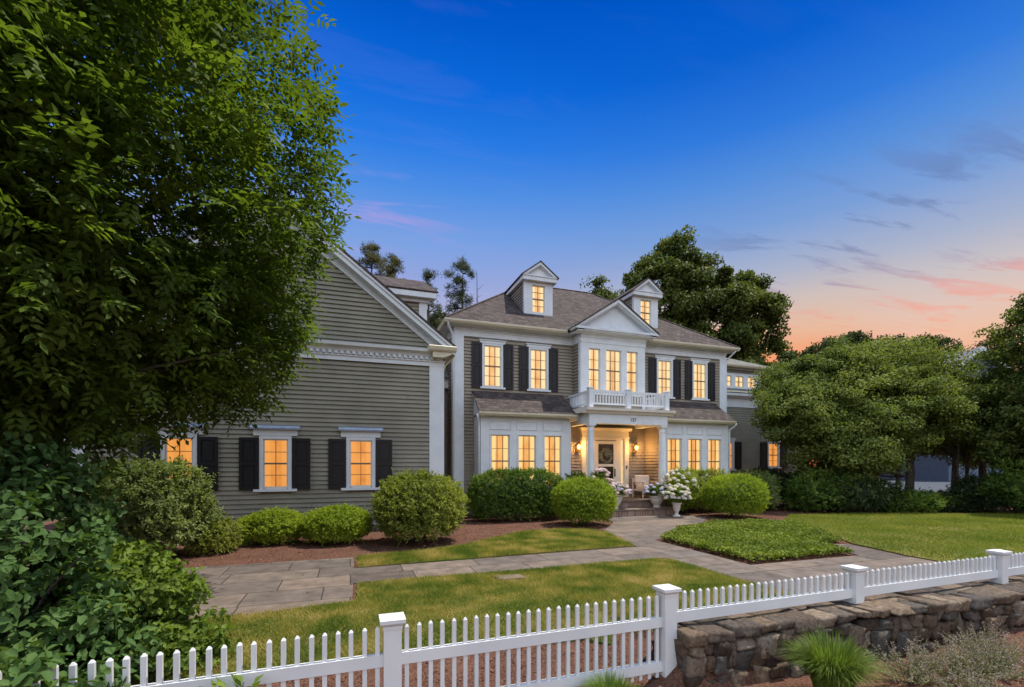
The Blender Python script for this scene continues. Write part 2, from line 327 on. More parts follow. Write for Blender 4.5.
class MB:
    def __init__(s): s.v = []; s.f = []; s.mi = []
    def add(s, vs, fs, mi=0):
        n = len(s.v); s.v += [tuple(p) for p in vs]; s.f += [tuple(i+n for i in f) for f in fs]; s.mi += [mi]*len(fs); return s
    def box(s, x0, x1, y0, y1, z0, z1, mi=0):
        if x0 > x1: x0, x1 = x1, x0
        if y0 > y1: y0, y1 = y1, y0
        return s.add([(x0,y0,z0),(x1,y0,z0),(x1,y1,z0),(x0,y1,z0),(x0,y0,z1),(x1,y0,z1),(x1,y1,z1),(x0,y1,z1)],
              [(0,3,2,1),(4,5,6,7),(0,1,5,4),(1,2,6,5),(2,3,7,6),(3,0,4,7)], mi)
    def prism(s, poly, axis, a, b, mi=0):
        """poly of (u,v); axis y: (x,z) profile extruded a..b in y; axis x: (y,z) extruded in x; axis z: (x,y)"""
        n = len(poly)
        P = {'y': lambda p, t: (p[0], t, p[1]), 'x': lambda p, t: (t, p[0], p[1]), 'z': lambda p, t: (p[0], p[1], t)}[axis]
        vs = [P(p, a) for p in poly] + [P(p, b) for p in poly]
        fs = [tuple(range(n)), tuple(range(2*n-1, n-1, -1))] + [(i, (i+1) % n, n+(i+1) % n, n+i) for i in range(n)]
        return s.add(vs, fs, mi)
    def slab(s, pts, thick, mi=0):
        """planar polygon thickened downward along its normal"""
        p = [Vector(q) for q in pts]; nrm = (p[1]-p[0]).cross(p[2]-p[0]).normalized()
        if nrm.z < 0: nrm = -nrm
        n = len(p); q = [a-nrm*thick for a in p]
        return s.add(p+q, [tuple(range(n)), tuple(range(2*n-1, n-1, -1))]+[(i, n+i, n+(i+1) % n, (i+1) % n) for i in range(n)], mi)
    def tube(s, pts, radii, seg=8, mi=0, cap=True):
        pts = [Vector(p) for p in pts]
        if isinstance(radii, (int, float)): radii = [radii]*len(pts)
        vs = []; fs = []
        for i, p in enumerate(pts):
            d = (pts[min(i+1, len(pts)-1)]-pts[max(i-1, 0)])
            d = d.normalized() if d.length > 1e-9 else Vector((0,0,1))
            a = Vector((1,0,0)) if abs(d.x) < .9 else Vector((0,1,0)); u = d.cross(a).normalized(); w = d.cross(u)
            for k in range(seg):
                t = 2*math.pi*k/seg; vs.append(p+(u*math.cos(t)+w*math.sin(t))*radii[i])
        for i in range(len(pts)-1):
            for k in range(seg):
                fs.append((i*seg+k, i*seg+(k+1) % seg, (i+1)*seg+(k+1) % seg, (i+1)*seg+k))
        if cap: fs += [tuple(range(seg-1, -1, -1)), tuple(range((len(pts)-1)*seg, len(pts)*seg))]
        return s.add(vs, fs, mi)
    def lathe(s, prof, cx, cy, cz, seg=20, mi=0):
        vs = []; fs = []
        for r, z in prof:
            for k in range(seg): t = 2*math.pi*k/seg; vs.append((cx+r*math.cos(t), cy+r*math.sin(t), cz+z))
        for i in range(len(prof)-1):
            for k in range(seg): fs.append((i*seg+k, i*seg+(k+1) % seg, (i+1)*seg+(k+1) % seg, (i+1)*seg+k))
        fs.append(tuple(range(seg-1, -1, -1))); fs.append(tuple(range((len(prof)-1)*seg, len(prof)*seg)))
        return s.add(vs, fs, mi)
    def build(s, name, mats, parent=None, label=None, smooth=False):
        me = bpy.data.meshes.new(name); o_ = org(parent)
        me.from_pydata([(a-o_.x, b-o_.y, c-o_.z) for a, b, c in s.v], [], s.f)
        if not isinstance(mats, (list, tuple)): mats = [mats]
        for m in mats: me.materials.append(M[m] if isinstance(m, str) else m)
        me.polygons.foreach_set('material_index', s.mi)
        bm = bmesh.new(); bm.from_mesh(me); bmesh.ops.recalc_face_normals(bm, faces=bm.faces); bm.to_mesh(me); bm.free()
        if smooth: me.polygons.foreach_set('use_smooth', [True]*len(me.polygons))
        o = bpy.data.objects.new(name, me); link(o)
        if parent: o.parent = parent; ORG[o.name] = o_
        if label: o['label'] = label
        return o

def raw_mesh(name, V, quads, mats, parent=None, rnd=None, midx=None, smooth=False, tri=False):
    """fast mesh from arrays"""
    o_ = org(parent); V = np.asarray(V, np.float32) - np.array([o_.x, o_.y, o_.z], np.float32)
    k = quads.shape[1]; me = bpy.data.meshes.new(name)
    me.vertices.add(len(V)); me.vertices.foreach_set('co', V.ravel())
    me.loops.add(quads.size); me.loops.foreach_set('vertex_index', quads.astype(np.int32).ravel())
    me.polygons.add(len(quads)); me.polygons.foreach_set('loop_start', np.arange(0, quads.size, k, dtype=np.int32))
    me.polygons.foreach_set('loop_total', np.full(len(quads), k, np.int32))
    if not isinstance(mats, (list, tuple)): mats = [mats]
    for m in mats: me.materials.append(M[m])
    if midx is not None: me.polygons.foreach_set('material_index', midx.astype(np.int32))
    if smooth: me.polygons.foreach_set('use_smooth', np.ones(len(quads), bool))
    if rnd is not None:
        a = me.attributes.new('rnd', 'FLOAT', 'FACE'); a.data.foreach_set('value', np.clip(rnd, 0, 1).astype(np.float32))
    me.update(calc_edges=True); me.validate()
    o = bpy.data.objects.new(name, me); link(o)
    if parent: o.parent = parent; ORG[o.name] = o_
    return o

def unit(a): return a/np.maximum(np.linalg.norm(a, axis=-1, keepdims=True), 1e-9)
def leaves(P, Nrm, D, L, W, fold=.25):
    """diamond leaves: base at P, along D, facing Nrm. returns verts (4n,3), quads"""
    n = len(P); D = unit(D); side = unit(np.cross(D, Nrm)); up = unit(np.cross(side, D))
    L = np.broadcast_to(np.asarray(L, float), (n,))[:, None]; W = np.broadcast_to(np.asarray(W, float), (n,))[:, None]
    V = np.stack([P, P+D*L*.45+side*W*.5+up*W*fold, P+D*L-up*L*.08, P+D*L*.45-side*W*.5+up*W*fold], 1).reshape(-1, 3)
    return V, np.arange(4*n).reshape(n, 4)
def round_leaves(P, Nrm, D, L, W, fold=.2):
    """oval leaf, two quads meeting at the midrib"""
    n = len(P); D = unit(D); side = unit(np.cross(D, Nrm)); up = unit(np.cross(side, D))
    L = np.broadcast_to(np.asarray(L, float), (n,))[:, None]; W = np.broadcast_to(np.asarray(W, float), (n,))[:, None]
    T = P+D*L-up*L*.14
    V = np.stack([P, P+D*L*.28+side*W*.48+up*W*fold, P+D*L*.68+side*W*.40+up*W*fold*.6, T, P+D*L*.68-side*W*.40+up*W*fold*.6, P+D*L*.28-side*W*.48+up*W*fold], 1).reshape(-1, 3)
    b = np.arange(n)[:, None]*6; Q = np.stack([b+[0,1,2,3], b+[0,3,4,5]], 1).reshape(-1, 4); return V, Q
def rdir(n): return unit(rng.normal(size=(n, 3)))

def foliage(name, P, Nrm, L, W, matn, parent, rnd=None, droop=.3, along=None, fold=.25, spread=1.0, oval=False):
    n = len(P)
    D = rdir(n)*spread + (along if along is not None else 0) + np.array([0, 0, -droop])
    Nn = Nrm + rng.normal(size=(n, 3))*.45
    if rnd is None: rnd = rng.random(n)
    V, Q = (round_leaves if oval else leaves)(P, unit(Nn), D, L*rng.uniform(.7, 1.25, n), W*rng.uniform(.75, 1.2, n), fold)
    if oval: rnd = np.repeat(rnd, 2)
    return raw_mesh(name, V, Q, matn, parent, rnd)

def in_ellipsoids(n, ells, shell=.55):
    """random points in a union of ellipsoids (cx,cy,cz,rx,ry,rz), biased to the outside"""
    vol = np.array([e[3]*e[4]*e[5] for e in ells])**.75; cnt = rng.multinomial(n, vol/vol.sum()); P = []; Nn = []
    for e, c in zip(ells, cnt):
        d = rdir(c); r = rng.uniform(shell**3, 1, c)**(1/3)
        P.append(np.array(e[:3])+d*r[:, None]*np.array(e[3:])); Nn.append(unit(d/np.array(e[3:])))
    P = np.vstack(P); Nn = np.vstack(Nn); keep = np.ones(len(P), bool)
    for e in ells:   # drop points buried deep inside another ellipsoid
        q = np.linalg.norm((P-np.array(e[:3]))/np.array(e[3:]), axis=1); keep &= q > shell*.9
    return P[keep], Nn[keep]

def vnoise(P, sc, seed=0.):
    """cheap smooth pseudo-noise in -1..1"""
    x, y, z = (P*sc).T
    return (np.sin(x*1.7+seed+1.3*np.sin(y*1.1+seed*2))+np.sin(y*1.9+2.1+seed+1.2*np.sin(z*1.3+.5))+np.sin(z*2.1+4.2+seed+1.4*np.sin(x*.9+seed)))/3

def clumpy(ells, nclump, per, cr, shell=.55, flat=.7):
    Cc, Cn = in_ellipsoids(nclump, ells, shell); m = len(Cc)
    off = rdir(m*per).reshape(m, per, 3)*(rng.uniform(0, 1, (m, per, 1))**.45)*cr*1.75*np.array([1, 1, flat])*rng.uniform(.6, 1.35, (m, 1, 1))
    P = (Cc[:, None, :]+off).reshape(-1, 3)
    Nn = unit(np.repeat(Cn, per, 0)*.6+np.array([0, 0, .7])+unit(off.reshape(-1, 3))*.5)
    tone = np.repeat(rng.uniform(-.22, .22, m), per)
    return P, Nn, tone, Cc

def limb_tubes(mb, base, top, r0, centers, n, seg=6, rr=.28, wob=.15):
    base = Vector(base); top = Vector(top)
    h = (top-base).length
    pts = [base.lerp(top, t)+Vector((random.uniform(-1,1), random.uniform(-1,1), 0))*wob*.35*(0 < t < 1) for t in (0, .08, .25, .45, .7, 1)]
    mb.tube(pts, [r0*1.35, r0, r0*.88, r0*.7, r0*.45, r0*.12], max(seg, 8))
    idx = np.random.RandomState(3).choice(len(centers), min(n, len(centers)), replace=False)
    for i in idx:
        c = Vector(centers[i]); t = min(.92, max(.22, (c.z-base.z)/h*.62)); a = base.lerp(top, t)
        d = c-a; m1 = a+d*.35+Vector((random.uniform(-1,1), random.uniform(-1,1), random.uniform(0,1.2)))*d.length*.08
        m2 = a+d*.7+Vector((random.uniform(-1,1), random.uniform(-1,1), random.uniform(0,1.4)))*d.length*.07
        r = r0*rr*random.uniform(.6, 1.1)*(1-t*.5); mb.tube([a, m1, m2, c], [r, r*.7, r*.42, r*.12], seg, cap=False)

# terrain height
def sstep(a, b, x):
    t = max(0., min(1., (x-a)/(b-a))); return t*t*(3-2*t)
def H(x, y):
    back = 1.0                                             # lawn level behind the retaining wall
    left = sstep(3.5, 5.6, y)                              # gentle bank left of the wall
    right = sstep(3.42, 3.48, y)
    k = left*(1-sstep(2.84, 2.94, x)) + right*sstep(2.84, 2.94, x)
    low = -.27 + .13*sstep(4, 9, x)
    return low*(1-k)

# ================================================================== ground
def ground():
    xs = sorted(set([-400,-200,-100,-50,-25,-14]+[round(-10+.35*i, 3) for i in range(110)]+[30,36,44,60,100,200,400]))
    ys = sorted(set([-60,-20,-6,-2,0,1,2,2.6,3.1,3.40,3.44,3.50,3.54]+[3.7+.25*i for i in range(44)]+[15,16,18,20,25,32,45,60,90,150,300,600,1200]))
    V = [(x, y, H(x, y)+(.012*noise.noise(Vector((x*2, y*2, 0))) if -9 < x < 28 and 0 < y < 15 else 0)) for y in ys for x in xs]
    n = len(xs); F = [(j*n+i, j*n+i+1, (j+1)*n+i+1, (j+1)*n+i) for j in range(len(ys)-1) for i in range(n-1)]
    mb = MB(); mb.v = V; mb.f = F
    mb.mi = [0 if (-9 < V[f[0]][0] < 30 and -3 < V[f[0]][1] < 24) else 1 for f in F]
    tag(mb.build('ground', ['mulch', 'far_ground'], smooth=True), None, None, kind='structure')
ground()

def resample(poly, step):
    out = []
    for i, a in enumerate(poly):
        b = poly[(i+1) % len(poly)]; L = math.hypot(b[0]-a[0], b[1]-a[1]); n = max(1, int(L/step))
        out += [(a[0]+(b[0]-a[0])*k/n, a[1]+(b[1]-a[1])*k/n) for k in range(n)]
    return out
def inside(poly, X, Y):
    c = np.zeros(len(X), bool); n = len(poly)
    for i in range(n):
        x0, y0 = poly[i]; x1, y1 = poly[(i+1) % n]
        if y0 == y1: continue
        m = ((y0 > Y) != (y1 > Y)) & (X < (x1-x0)*(Y-y0)/(y1-y0)+x0); c ^= m
    return c
def sheet(name, poly, dz, matn, step=.4, skirt=.06, label=None, cat=None, kind='structure', wob=0):
    b = resample(poly, step)
    if wob: b = [(x+wob*noise.noise(Vector((x*3, y*3, 1))), y+wob*noise.noise(Vector((x*3, y*3, 9)))) for x, y in b]
    xs = [p[0] for p in b]; ys = [p[1] for p in b]
    gx, gy = np.meshgrid(np.arange(min(xs)+step/2, max(xs), step), np.arange(min(ys)+step/2, max(ys), step)); gx = gx.ravel(); gy = gy.ravel()
    k = inside(b, gx, gy); pts = [Vector(p) for p in b]+[Vector((x, y)) for x, y in zip(gx[k], gy[k])]
    nb = len(b)
    r = delaunay_2d_cdt(pts, [(i, (i+1) % nb) for i in range(nb)], [list(range(nb))], 1, 1e-4)
    vs = [(p.x, p.y, H(p.x, p.y)+dz) for p in r[0]]; mb = MB(); mb.add(vs, [tuple(f) for f in r[2]])
    top = [(x, y, H(x, y)+dz) for x, y in b]; lo = [(x, y, z-skirt) for x, y, z in top]
    mb.add(top+lo, [(i, (i+1) % nb, nb+(i+1) % nb, nb+i) for i in range(nb)])
    o = mb.build(name, matn); tag(o, label, cat, kind=kind); return o

PATIO = [(-4.2,9.38),(.06,9.40),(.06,8.40),(5.86,8.62),(6.42,11.0),(7.6,12.4),(8.0,13.7),(11.0,13.7),(11.3,12.6),(9.9,11.2),(8.3,10.2),(6.75,9.2),
         (6.68,6.38),(9.4,6.36),(9.75,7.6),(10.5,7.3),(10.15,6.0),(10.05,4.0),(5.66,4.0),(5.68,7.42),(3.8,7.35),(.04,7.35),(.02,6.42),(-1.0,6.25),(-4.2,6.3)]
sheet('path', PATIO, .016, 'bluestone', .5)
LAWN_F = [(.10,7.28),(3.8,7.28),(5.40,7.36),(5.62,7.1),(5.62,4.02),(3.2,4.0),(2.4,4.55),(.3,4.7),(-1.5,4.75),(-3.2,4.8),(-3.2,6.2),(-1.0,6.18),(.08,6.36)]
LAWN_I = [(.12,8.46),(5.80,8.68),(6.30,10.6),(6.0,11.2),(5.25,11.55),(4.2,11.3),(3.3,10.7),(2.3,9.95),(1.2,9.55),(.12,9.36)]
LAWN_R = [(10.12,5.2),(10.22,6.0),(10.6,7.3),(12.3,9.6),(12.2,10.6),(13.4,11.4),(14.6,12.2),(17.5,11.6),(20,10.6),(27,8.6),(30,6),(30,4.1),(10.12,4.1)]
sheet('lawn', LAWN_F, .030, 'turf', .35, wob=.05)
sheet('lawn', LAWN_I, .030, 'turf', .35, wob=.05)
sheet('lawn', LAWN_R, .030, 'turf', .6, wob=.05)
sheet('driveway', [(29,13.2),(33,9),(90,25),(90,44),(37,30),(31,20)], .02, 'drive', 3)

def grass(name, poly, n, h, w, matn, label):
    xs = [p[0] for p in poly]; ys = [p[1] for p in poly]; P = np.empty((0, 2))
    while len(P) < n:
        q = np.column_stack([rng.uniform(min(xs)-.05, max(xs)+.05, n), rng.uniform(min(ys), max(ys), n)])
        P = np.vstack([P, q[inside(poly, q[:, 0], q[:, 1])]])
    P = P[:n]; z = np.array([H(x, y) for x, y in P])+.028
    P = np.column_stack([P, z]); hh = h*rng.uniform(.55, 1.35, n)*(1+.35*vnoise(P, 1.4)); a = rng.uniform(0, 2*np.pi, n)
    s = np.column_stack([np.cos(a), np.sin(a), np.zeros(n)])*w*.5; lean = np.column_stack([rng.normal(size=(n, 2))*.75, np.ones(n)])
    V = np.stack([P-s, P+s, P+lean*hh[:, None]], 1).reshape(-1, 3)
    o = raw_mesh(name, V, np.arange(3*n).reshape(n, 3), matn, None, rng.random(n)); tag(o, label, 'grass', kind='stuff')
grass('grass', LAWN_F, 120000, .050, .008, 'grass_blade', 'patchy green and straw coloured lawn grass just behind the picket fence')
grass('grass', LAWN_I, 50000, .055, .010, 'grass_blade', 'green lawn grass island between stone path and mulch bed')
grass('grass', LAWN_R, 110000, .050, .014, 'grass_right', 'sunny green lawn grass on the right before the trees')

# mulch chips lying on the beds
def chips():
    n = 60000; X = rng.uniform(-3, 20, n); Y = rng.uniform(1.8, 15, n)
    k = ~(inside(PATIO, X, Y) | inside(LAWN_F, X, Y) | inside(LAWN_I, X, Y) | inside(LAWN_R, X, Y)) & ~((Y > 12.9) & (X < 2.6)) & ~((Y > 3.2) & (Y < 3.75) & (X > 2.8)) & ~((Y > 13.5) & (X > 7.6) & (X < 11.4))
    X, Y = X[k], Y[k]; P = np.column_stack([X, Y, [H(x, y)+.012+.012*noise.noise(Vector((x*2, y*2, 0))) for x, y in zip(X, Y)]])
    m = len(P); V, Q = leaves(P, unit(np.array([0, 0, 1.])+rng.normal(size=(m, 3))*.45), rng.normal(size=(m, 3))*np.array([1, 1, .35]), rng.uniform(.02, .055, m), rng.uniform(.008, .02, m), .1)
    o = raw_mesh('bark_mulch', V, Q, 'mulch_chip', None, rng.random(m)); tag(o, 'reddish brown shredded bark mulch chips strewn over the beds', 'mulch', kind='stuff')
leafmat('mulch_chip', [(.06,.026,.018), (.15,.070,.046), (.30,.165,.115)], 0.02, nmix=.2, rough=.9, spec=.1)
chips()

def fallen():
    n = 520; X = rng.uniform(-2, 10.5, n); Y = rng.uniform(4.2, 13.4, n); k = inside(PATIO, X, Y) | (rng.random(n) < .25); X, Y = X[k], Y[k]; m = len(X)
    P = np.column_stack([X, Y, [H(x, y)+.028 for x, y in zip(X, Y)]]); P[:, 2] += np.where(inside(PATIO, X, Y), -.008, .035)
    V, Q = leaves(P, unit(np.array([0, 0, 1.])+rng.normal(size=(m, 3))*.25), rng.normal(size=(m, 3))*np.array([1, 1, .1]), rng.uniform(.025, .06, m), rng.uniform(.015, .03, m), .15)
    tag(raw_mesh('fallen_leaves', V, Q, 'mulch_chip', None, rng.random(m)), 'scattered small dry fallen leaves and mulch bits on the stone path', 'leaves', kind='stuff')
fallen()

# ================================================================== house
CX = 9.42; W = 16.07
house = thing('house', 'grey clapboard house with white trim, black shutters, glowing windows and a balcony porch', 'house', (CX, 16, 0))

def claps(mb, axis, plane, sign, u0, u1, z0, z1, holes=(), clip=None, e=.118):
    """lapped clapboards. axis 'x': wall runs along x at y=plane; 'y': runs along y at x=plane. sign: outward direction (-1/+1)"""
    z = z0
    while z < z1-1e-4:
        zt = min(z+e, z1); zm = (z+zt)/2; a, b = u0, u1
        if clip: a, b = clip(zm)
        if b-a > .02:
            segs = [(a, b)]
            for (h0, h1, hz0, hz1) in holes:
                if zt > hz0+.01 and z < hz1-.01:
                    ns = []
                    for (p, q) in segs:
                        if h1 <= p or h0 >= q: ns.append((p, q)); continue
                        if h0 > p: ns.append((p, h0))
                        if h1 < q: ns.append((h1, q))
                    segs = ns
            cut = []
            for (p, q) in segs:                  # boards butt end to end every few metres
                while q-p > 3.0:
                    c_ = p+random.uniform(1.3, 2.9); cut.append((p, c_-.002)); p = c_+.002
                cut.append((p, q))
            for (p, q) in cut:
                lo = plane+sign*.045; hi = plane+sign*.004; bk = plane-sign*.03
                prof = [(bk, z), (lo, z), (hi, zt+.002), (bk, zt+.002)]
                if axis == 'x': mb.prism(prof, 'x', p, q)
                else: mb.prism([(c, d) for c, d in prof], 'y', p, q)   # profile in (x,z)
        z += e
    return mb

def window(x0, x1, y, z0, z1, cols, rows, pane, case=.09, sill=True, sashm='sash_white', meet=True, cap=None, deep=.07, casem='white_trim', muntin=.016, parent=None, name='window', sillw=.08):
    """double-hung window facing -y; x0..z1 is the glass area"""
    mb = MB(); yo = y-.045; yi = y+.02
    if case:
        mb.box(x0-case, x0, yo, yi, z0-.02, z1+case); mb.box(x1, x1+case, yo, yi, z0-.02, z1+case); mb.box(x0, x1, yo, yi, z1, z1+case)
    if sill: mb.box(x0-case-sillw, x1+case+sillw, y-.09, yi, z0-.085, z0-.02)
    if cap:
        mb.box(x0-case-cap, x1+case+cap, y-.055, yi, z1+case, z1+case+.10); mb.box(x0-case-cap-.03, x1+case+cap+.03, y-.085, yi, z1+case+.10, z1+case+.13)
    w = mb.build(name, casem, parent or house)
    s = MB(); f = .035; ys0, ys1 = y-.012, y+.03
    s.box(x0, x0+f, ys0, ys1, z0, z1); s.box(x1-f, x1, ys0, ys1, z0, z1); s.box(x0+f, x1-f, ys0, ys1, z0-.02, z0+f*1.2); s.box(x0+f, x1-f, ys0, ys1, z1-f, z1)
    zm = (z0+z1)/2
    if meet: s.box(x0+f, x1-f, ys0-.004, ys1, zm-.022, zm+.022, 1)
    for i in range(1, cols):
        xm = x0+f+(x1-x0-2*f)*i/cols; s.box(xm-muntin/2, xm+muntin/2, ys0+.01, ys1-.004, z0+f, z1-f, 1)
    for j in range(1, rows):
        if meet and j*2 == rows: continue
        zj = z0+f+(z1-z0-2*f)*j/rows; s.box(x0+f, x1-f, ys0+.013, ys1-.006, zj-muntin/2, zj+muntin/2, 1)
    s.build('sash', [sashm, 'sash_shaded'], w)
    MB().box(x0+.01, x1-.01, y+.028, y+.04, z0, z1-.01).build('pane', pane, w)
    return w

def shutter(x0, x1, y, z0, z1):
    mb = MB(); b = .07; t0, t1 = y-.085, y-.05; zm = z0+(z1-z0)*.50
    mb.box(x0, x0+b, t0, t1, z0, z1); mb.box(x1-b, x1, t0, t1, z0, z1)
    for a, c in ((z0, z0+.09), (zm-.045, zm+.045), (z1-.08, z1)): mb.box(x0+b, x1-b, t0, t1, a, c)
    for a, c in ((z0+.09, zm-.045), (zm+.045, z1-.08)):
        mb.box(x0+b, x1-b, t0+.018, t1, a, c); mb.box(x0+b+.035, x1-b-.035, t0+.006, t0+.018, a+.035, c-.035)
    return mb.build('shutter', 'shutter_black', house)

# ---- left wing -------------------------------------------------------------
WY = 13.3; WX0, WX1 = -6.1, 2.48; WC = (WX0+WX1)/2
wins = [(-8.2+2.06, 0)]
wx = [(-4.20,-3.62), (-2.10,-1.52), (-.02,.56)]
mb = MB()
holes = [(a-.07, b+.07, 1.13, 2.52) for a, b in wx]
claps(mb, 'x', WY, -1, WX0+.3, WX1-.3, .32, 4.58, holes)
slope = .758
ztop = 5.12+slope*(WX1+.32-WC)
claps(mb, 'x', WY, -1, 0, 0, 5.02, ztop-.5, (), clip=lambda z: (WC-(ztop-.42-z)/slope, WC+(ztop-.42-z)/slope))
claps(mb, 'y', WX1, 1, WY+.3, 19, .32, 4.6)
mb.build('wall', 'siding_wing', house, 'grey green clapboard wall of the left wing')
mb = MB()  # backing structure of the wing
mb.prism([(WX0+.03, .1), (WX1-.03, .1), (WX1-.03, 4.9), (WC, ztop-.35), (WX0+.03, 4.9)], 'y', WY+.045, 19)
mb.build('wall_backing', 'siding_wing', house)
MB().box(WX0+.02, WX1-.02, WY+.01, 19, -.3, .14).build('foundation', 'foundation', house)
mb = MB(); mb.box(WX0-.02, WX1+.02, WY-.045, WY+.01, .14, .30); mb.box(WX0-.03, WX1+.03, WY-.07, WY+.01, .30, .33)
mb.box(WX1-.36, WX1+.012, WY-.065, WY+.02, .33, 4.58); mb.box(WX1+.012, WX1+.06, WY-.06, WY+.3, .33, 4.58)       # corner board
mb.box(WX0-.01, WX0+.36, WY-.065, WY+.02, .33, 4.58)
mb.box(WX0-.02, WX1+.07, WY-.07, WY+.02, 4.58, 4.70); mb.box(WX0-.03, WX1+.09, WY-.10, WY+.02, 4.70, 4.735)
x = WX0
while x < WX1-.05: mb.box(x, x+.075, WY-.14, WY-.075, 4.75, 4.825); x += .15
mb.box(WX0-.03, WX1+.03, WY-.075, WY+.02, 4.745, 4.82)
mb.prism([(WY+.02, 4.82), (WY-.10, 4.82), (WY-.14, 4.90), (WY-.25, 4.95), (WY-.27, 5.03), (WY+.02, 5.06)], 'x', WX0-.15, WX1+.13)
mb.build('cornice', 'white_trim', house)
mb = MB()  # rake boards with soffit
for sgn in (-1, 1):
    xe = WC+sgn*(WX1+.34-WC); p = lambda dx, dz: (xe+sgn*dx, dz)
    a = (xe, 5.12); b = (WC, 5.12+slope*abs(xe-WC))
    for (y0, y1, o0, o1) in ((WY-.31, WY-.27, -.03, -.26), (WY-.35, WY-.312, .0, -.12), (WY-.27, WY+.03, -.20, -.245), (WY-.06, WY+.02, -.245, -.46)):
        mb.prism([(a[0], a[1]+o0-.0), (b[0], b[1]+o0), (b[0], b[1]+o1), (a[0]-sgn*max(0, (-o1-.26))/slope, a[1]+o1+max(0, (-o1-.26)))], 'y', y0, y1)
mb.build('rake_trim', 'white_trim', house)
mb = MB()
for sgn in (-1, 1):
    xe = WC+sgn*(WX1+.36-WC); ze = 5.125
    zc = 5.125+slope*abs(xe-WC)
    mb.slab([(xe, WY-.37, ze), (WC, WY-.37, zc), (WC, 20, zc), (xe, 20, ze)], .05)
mb.build('roof', 'shingle_side', house)
# cornice return and gutter at the right eave
mb = MB()
mb.prism([(WY+.02, 4.96), (WY-.33, 4.96), (WY-.37, 5.00), (WY-.40, 5.09), (WY-.38, 5.115), (WY+.02, 5.15)], 'x', WX1-.42, WX1+.36)
mb.prism([(WX1, 4.80), (WX1+.20, 4.88), (WX1+.33, 4.97), (WX1-.3, 4.97), (WX1-.3, 4.80)], 'y', WY-.30, WY+.02)
mb.prism([(WX1+.24, 4.97), (WX1+.34, 4.98), (WX1+.38, 5.10), (WX1+.24, 5.10)], 'y', WY-.30, 19)
mb.build('gutter', 'gutter', house)
MB().tube([(WX1+.30, WY-.22, 4.97), (WX1+.30, WY-.12, 4.86), (WX1+.12, WY+.08, 4.66), (WX1+.08, WY+.12, 4.5)], .035).build('downspout', 'gutter', house, smooth=True)
for k, (a, b) in enumerate(wx):
    w = window(a, b, WY-.02, 1.18, 2.44, 2, 4, 'pane_amber', case=.085, cap=None, sillw=.13)
    mb = MB(); mb.box(a-.22, b+.22, WY-.075, WY, 2.525, 2.68); mb.build('head_board', 'white_trim', w)
    MB().prism([(WY, 2.68), (WY-.15, 2.68), (WY-.165, 2.72), (WY-.14, 2.765), (WY, 2.80)], 'x', a-.28, b+.28).build('head_cap', 'lead_cap', w)
    shutter(a-.53, a-.10, WY-.005, 1.14, 2.47); shutter(b+.10, b+.53, WY-.005, 1.14, 2.47)

# ---- block rising behind the wing -----------------------------------------
mb = MB(); claps(mb, 'x', 17.0, -1, -3.2, 2.40, 5.0, 7.62); mb.box(-3.2, 2.6, 17.05, 22, 4, 7.7)
mb.build('wall', 'siding_main', house)
mb = MB(); mb.box(2.34, 2.62, 16.93, 17.05, 5, 7.62); mb.box(-3.4, 2.72, 16.86, 17.02, 7.62, 7.76); mb.box(-3.4, 2.92, 16.66, 16.78, 7.74, 7.98); mb.box(-3.4, 2.9, 16.78, 17.04, 7.76, 7.82)
mb.build('cornice', 'white_trim', house)
MB().slab([(-3.5, 16.62, 7.98), (2.98, 16.62, 7.98), (2.75, 18.6, 9.05), (-3.5, 18.6, 9.05)], .06).slab([(-3.5, 18.6, 9.05), (2.75, 18.6, 9.05), (2.98, 22, 7.9), (-3.5, 22, 7.9)], .06).build('roof', 'shingle', house)
# ---- link between wing and main block --------------------------------------
mb = MB(); claps(mb, 'x', 17.2, -1, 2.48, 3.5, .3, 4.6); mb.box(2.3, 3.6, 17.24, 20, 0, 4.8); mb.build('wall', 'siding_main', house)
mb = MB(); mb.box(2.4, 3.46, 17.0, 17.3, 4.6, 4.98); mb.build('fascia', 'terrace_white', house); MB().box(2.74, 2.98, 17.1, 17.18, 2.15, 3.1).build('window_frame', 'terrace_white', house)
MB().slab([(2.3, 16.85, 5.0), (3.44, 16.85, 5.0), (3.44, 19.2, 6.6), (2.3, 19.2, 6.6)], .05).build('roof', 'shingle_grey', house)
MB().slab([(2.3, 20, 6.9), (3.3, 20, 6.9), (3.3, 23, 8.3), (2.3, 23, 8.3)], .05).build('roof', 'shingle_grey', house)

# ---- main block -------------------------------------------------------------
MX0, MX1 = 3.45, 15.38; Yb = 24.6
mb = MB(); upper = [(4.51,5.15), (6.29,6.94)]; upper += [(2*CX-b, 2*CX-a) for a, b in upper[::-1]]
hol = [(a-.09, b+.09, 4.50, 6.16) for a, b in upper]
claps(mb, 'x', W, -1, MX0+.3, 8.09, .38, 6.32, hol); claps(mb, 'x', W, -1, 10.77, MX1-.3, .38, 6.32, hol)
claps(mb, 'x', W, -1, 8.09, 10.77, .5, 3.3, [(8.38, 10.46, .5, 3.0)])
claps(mb, 'y', MX0, -1, W+.3, Yb, .38, 6.4); claps(mb, 'y', MX1, 1, W+.3, Yb, .38, 6.4)
mb.build('wall', 'siding_main', house, 'taupe clapboard wall of the main block')
MB().box(MX0+.03, MX1-.03, W+.04, Yb, .1, 6.7).build('wall_backing', 'siding_main', house)
MB().box(MX0+.01, MX1-.01, W+.01, Yb, -.2, .38).build('foundation', 'foundation', house)
mb = MB()
for a, b, c, d_ in ((MX0-.012, MX0+.32, MX0-.06, MX0-.012), (MX1-.32, MX1+.012, MX1+.012, MX1+.06)):
    MB().box(a, b, W-.065, W+.03, .3, 6.32).box(c, d_, W-.06, W+.3, .3, 6.32).build('corner_board', 'white_trim', house)
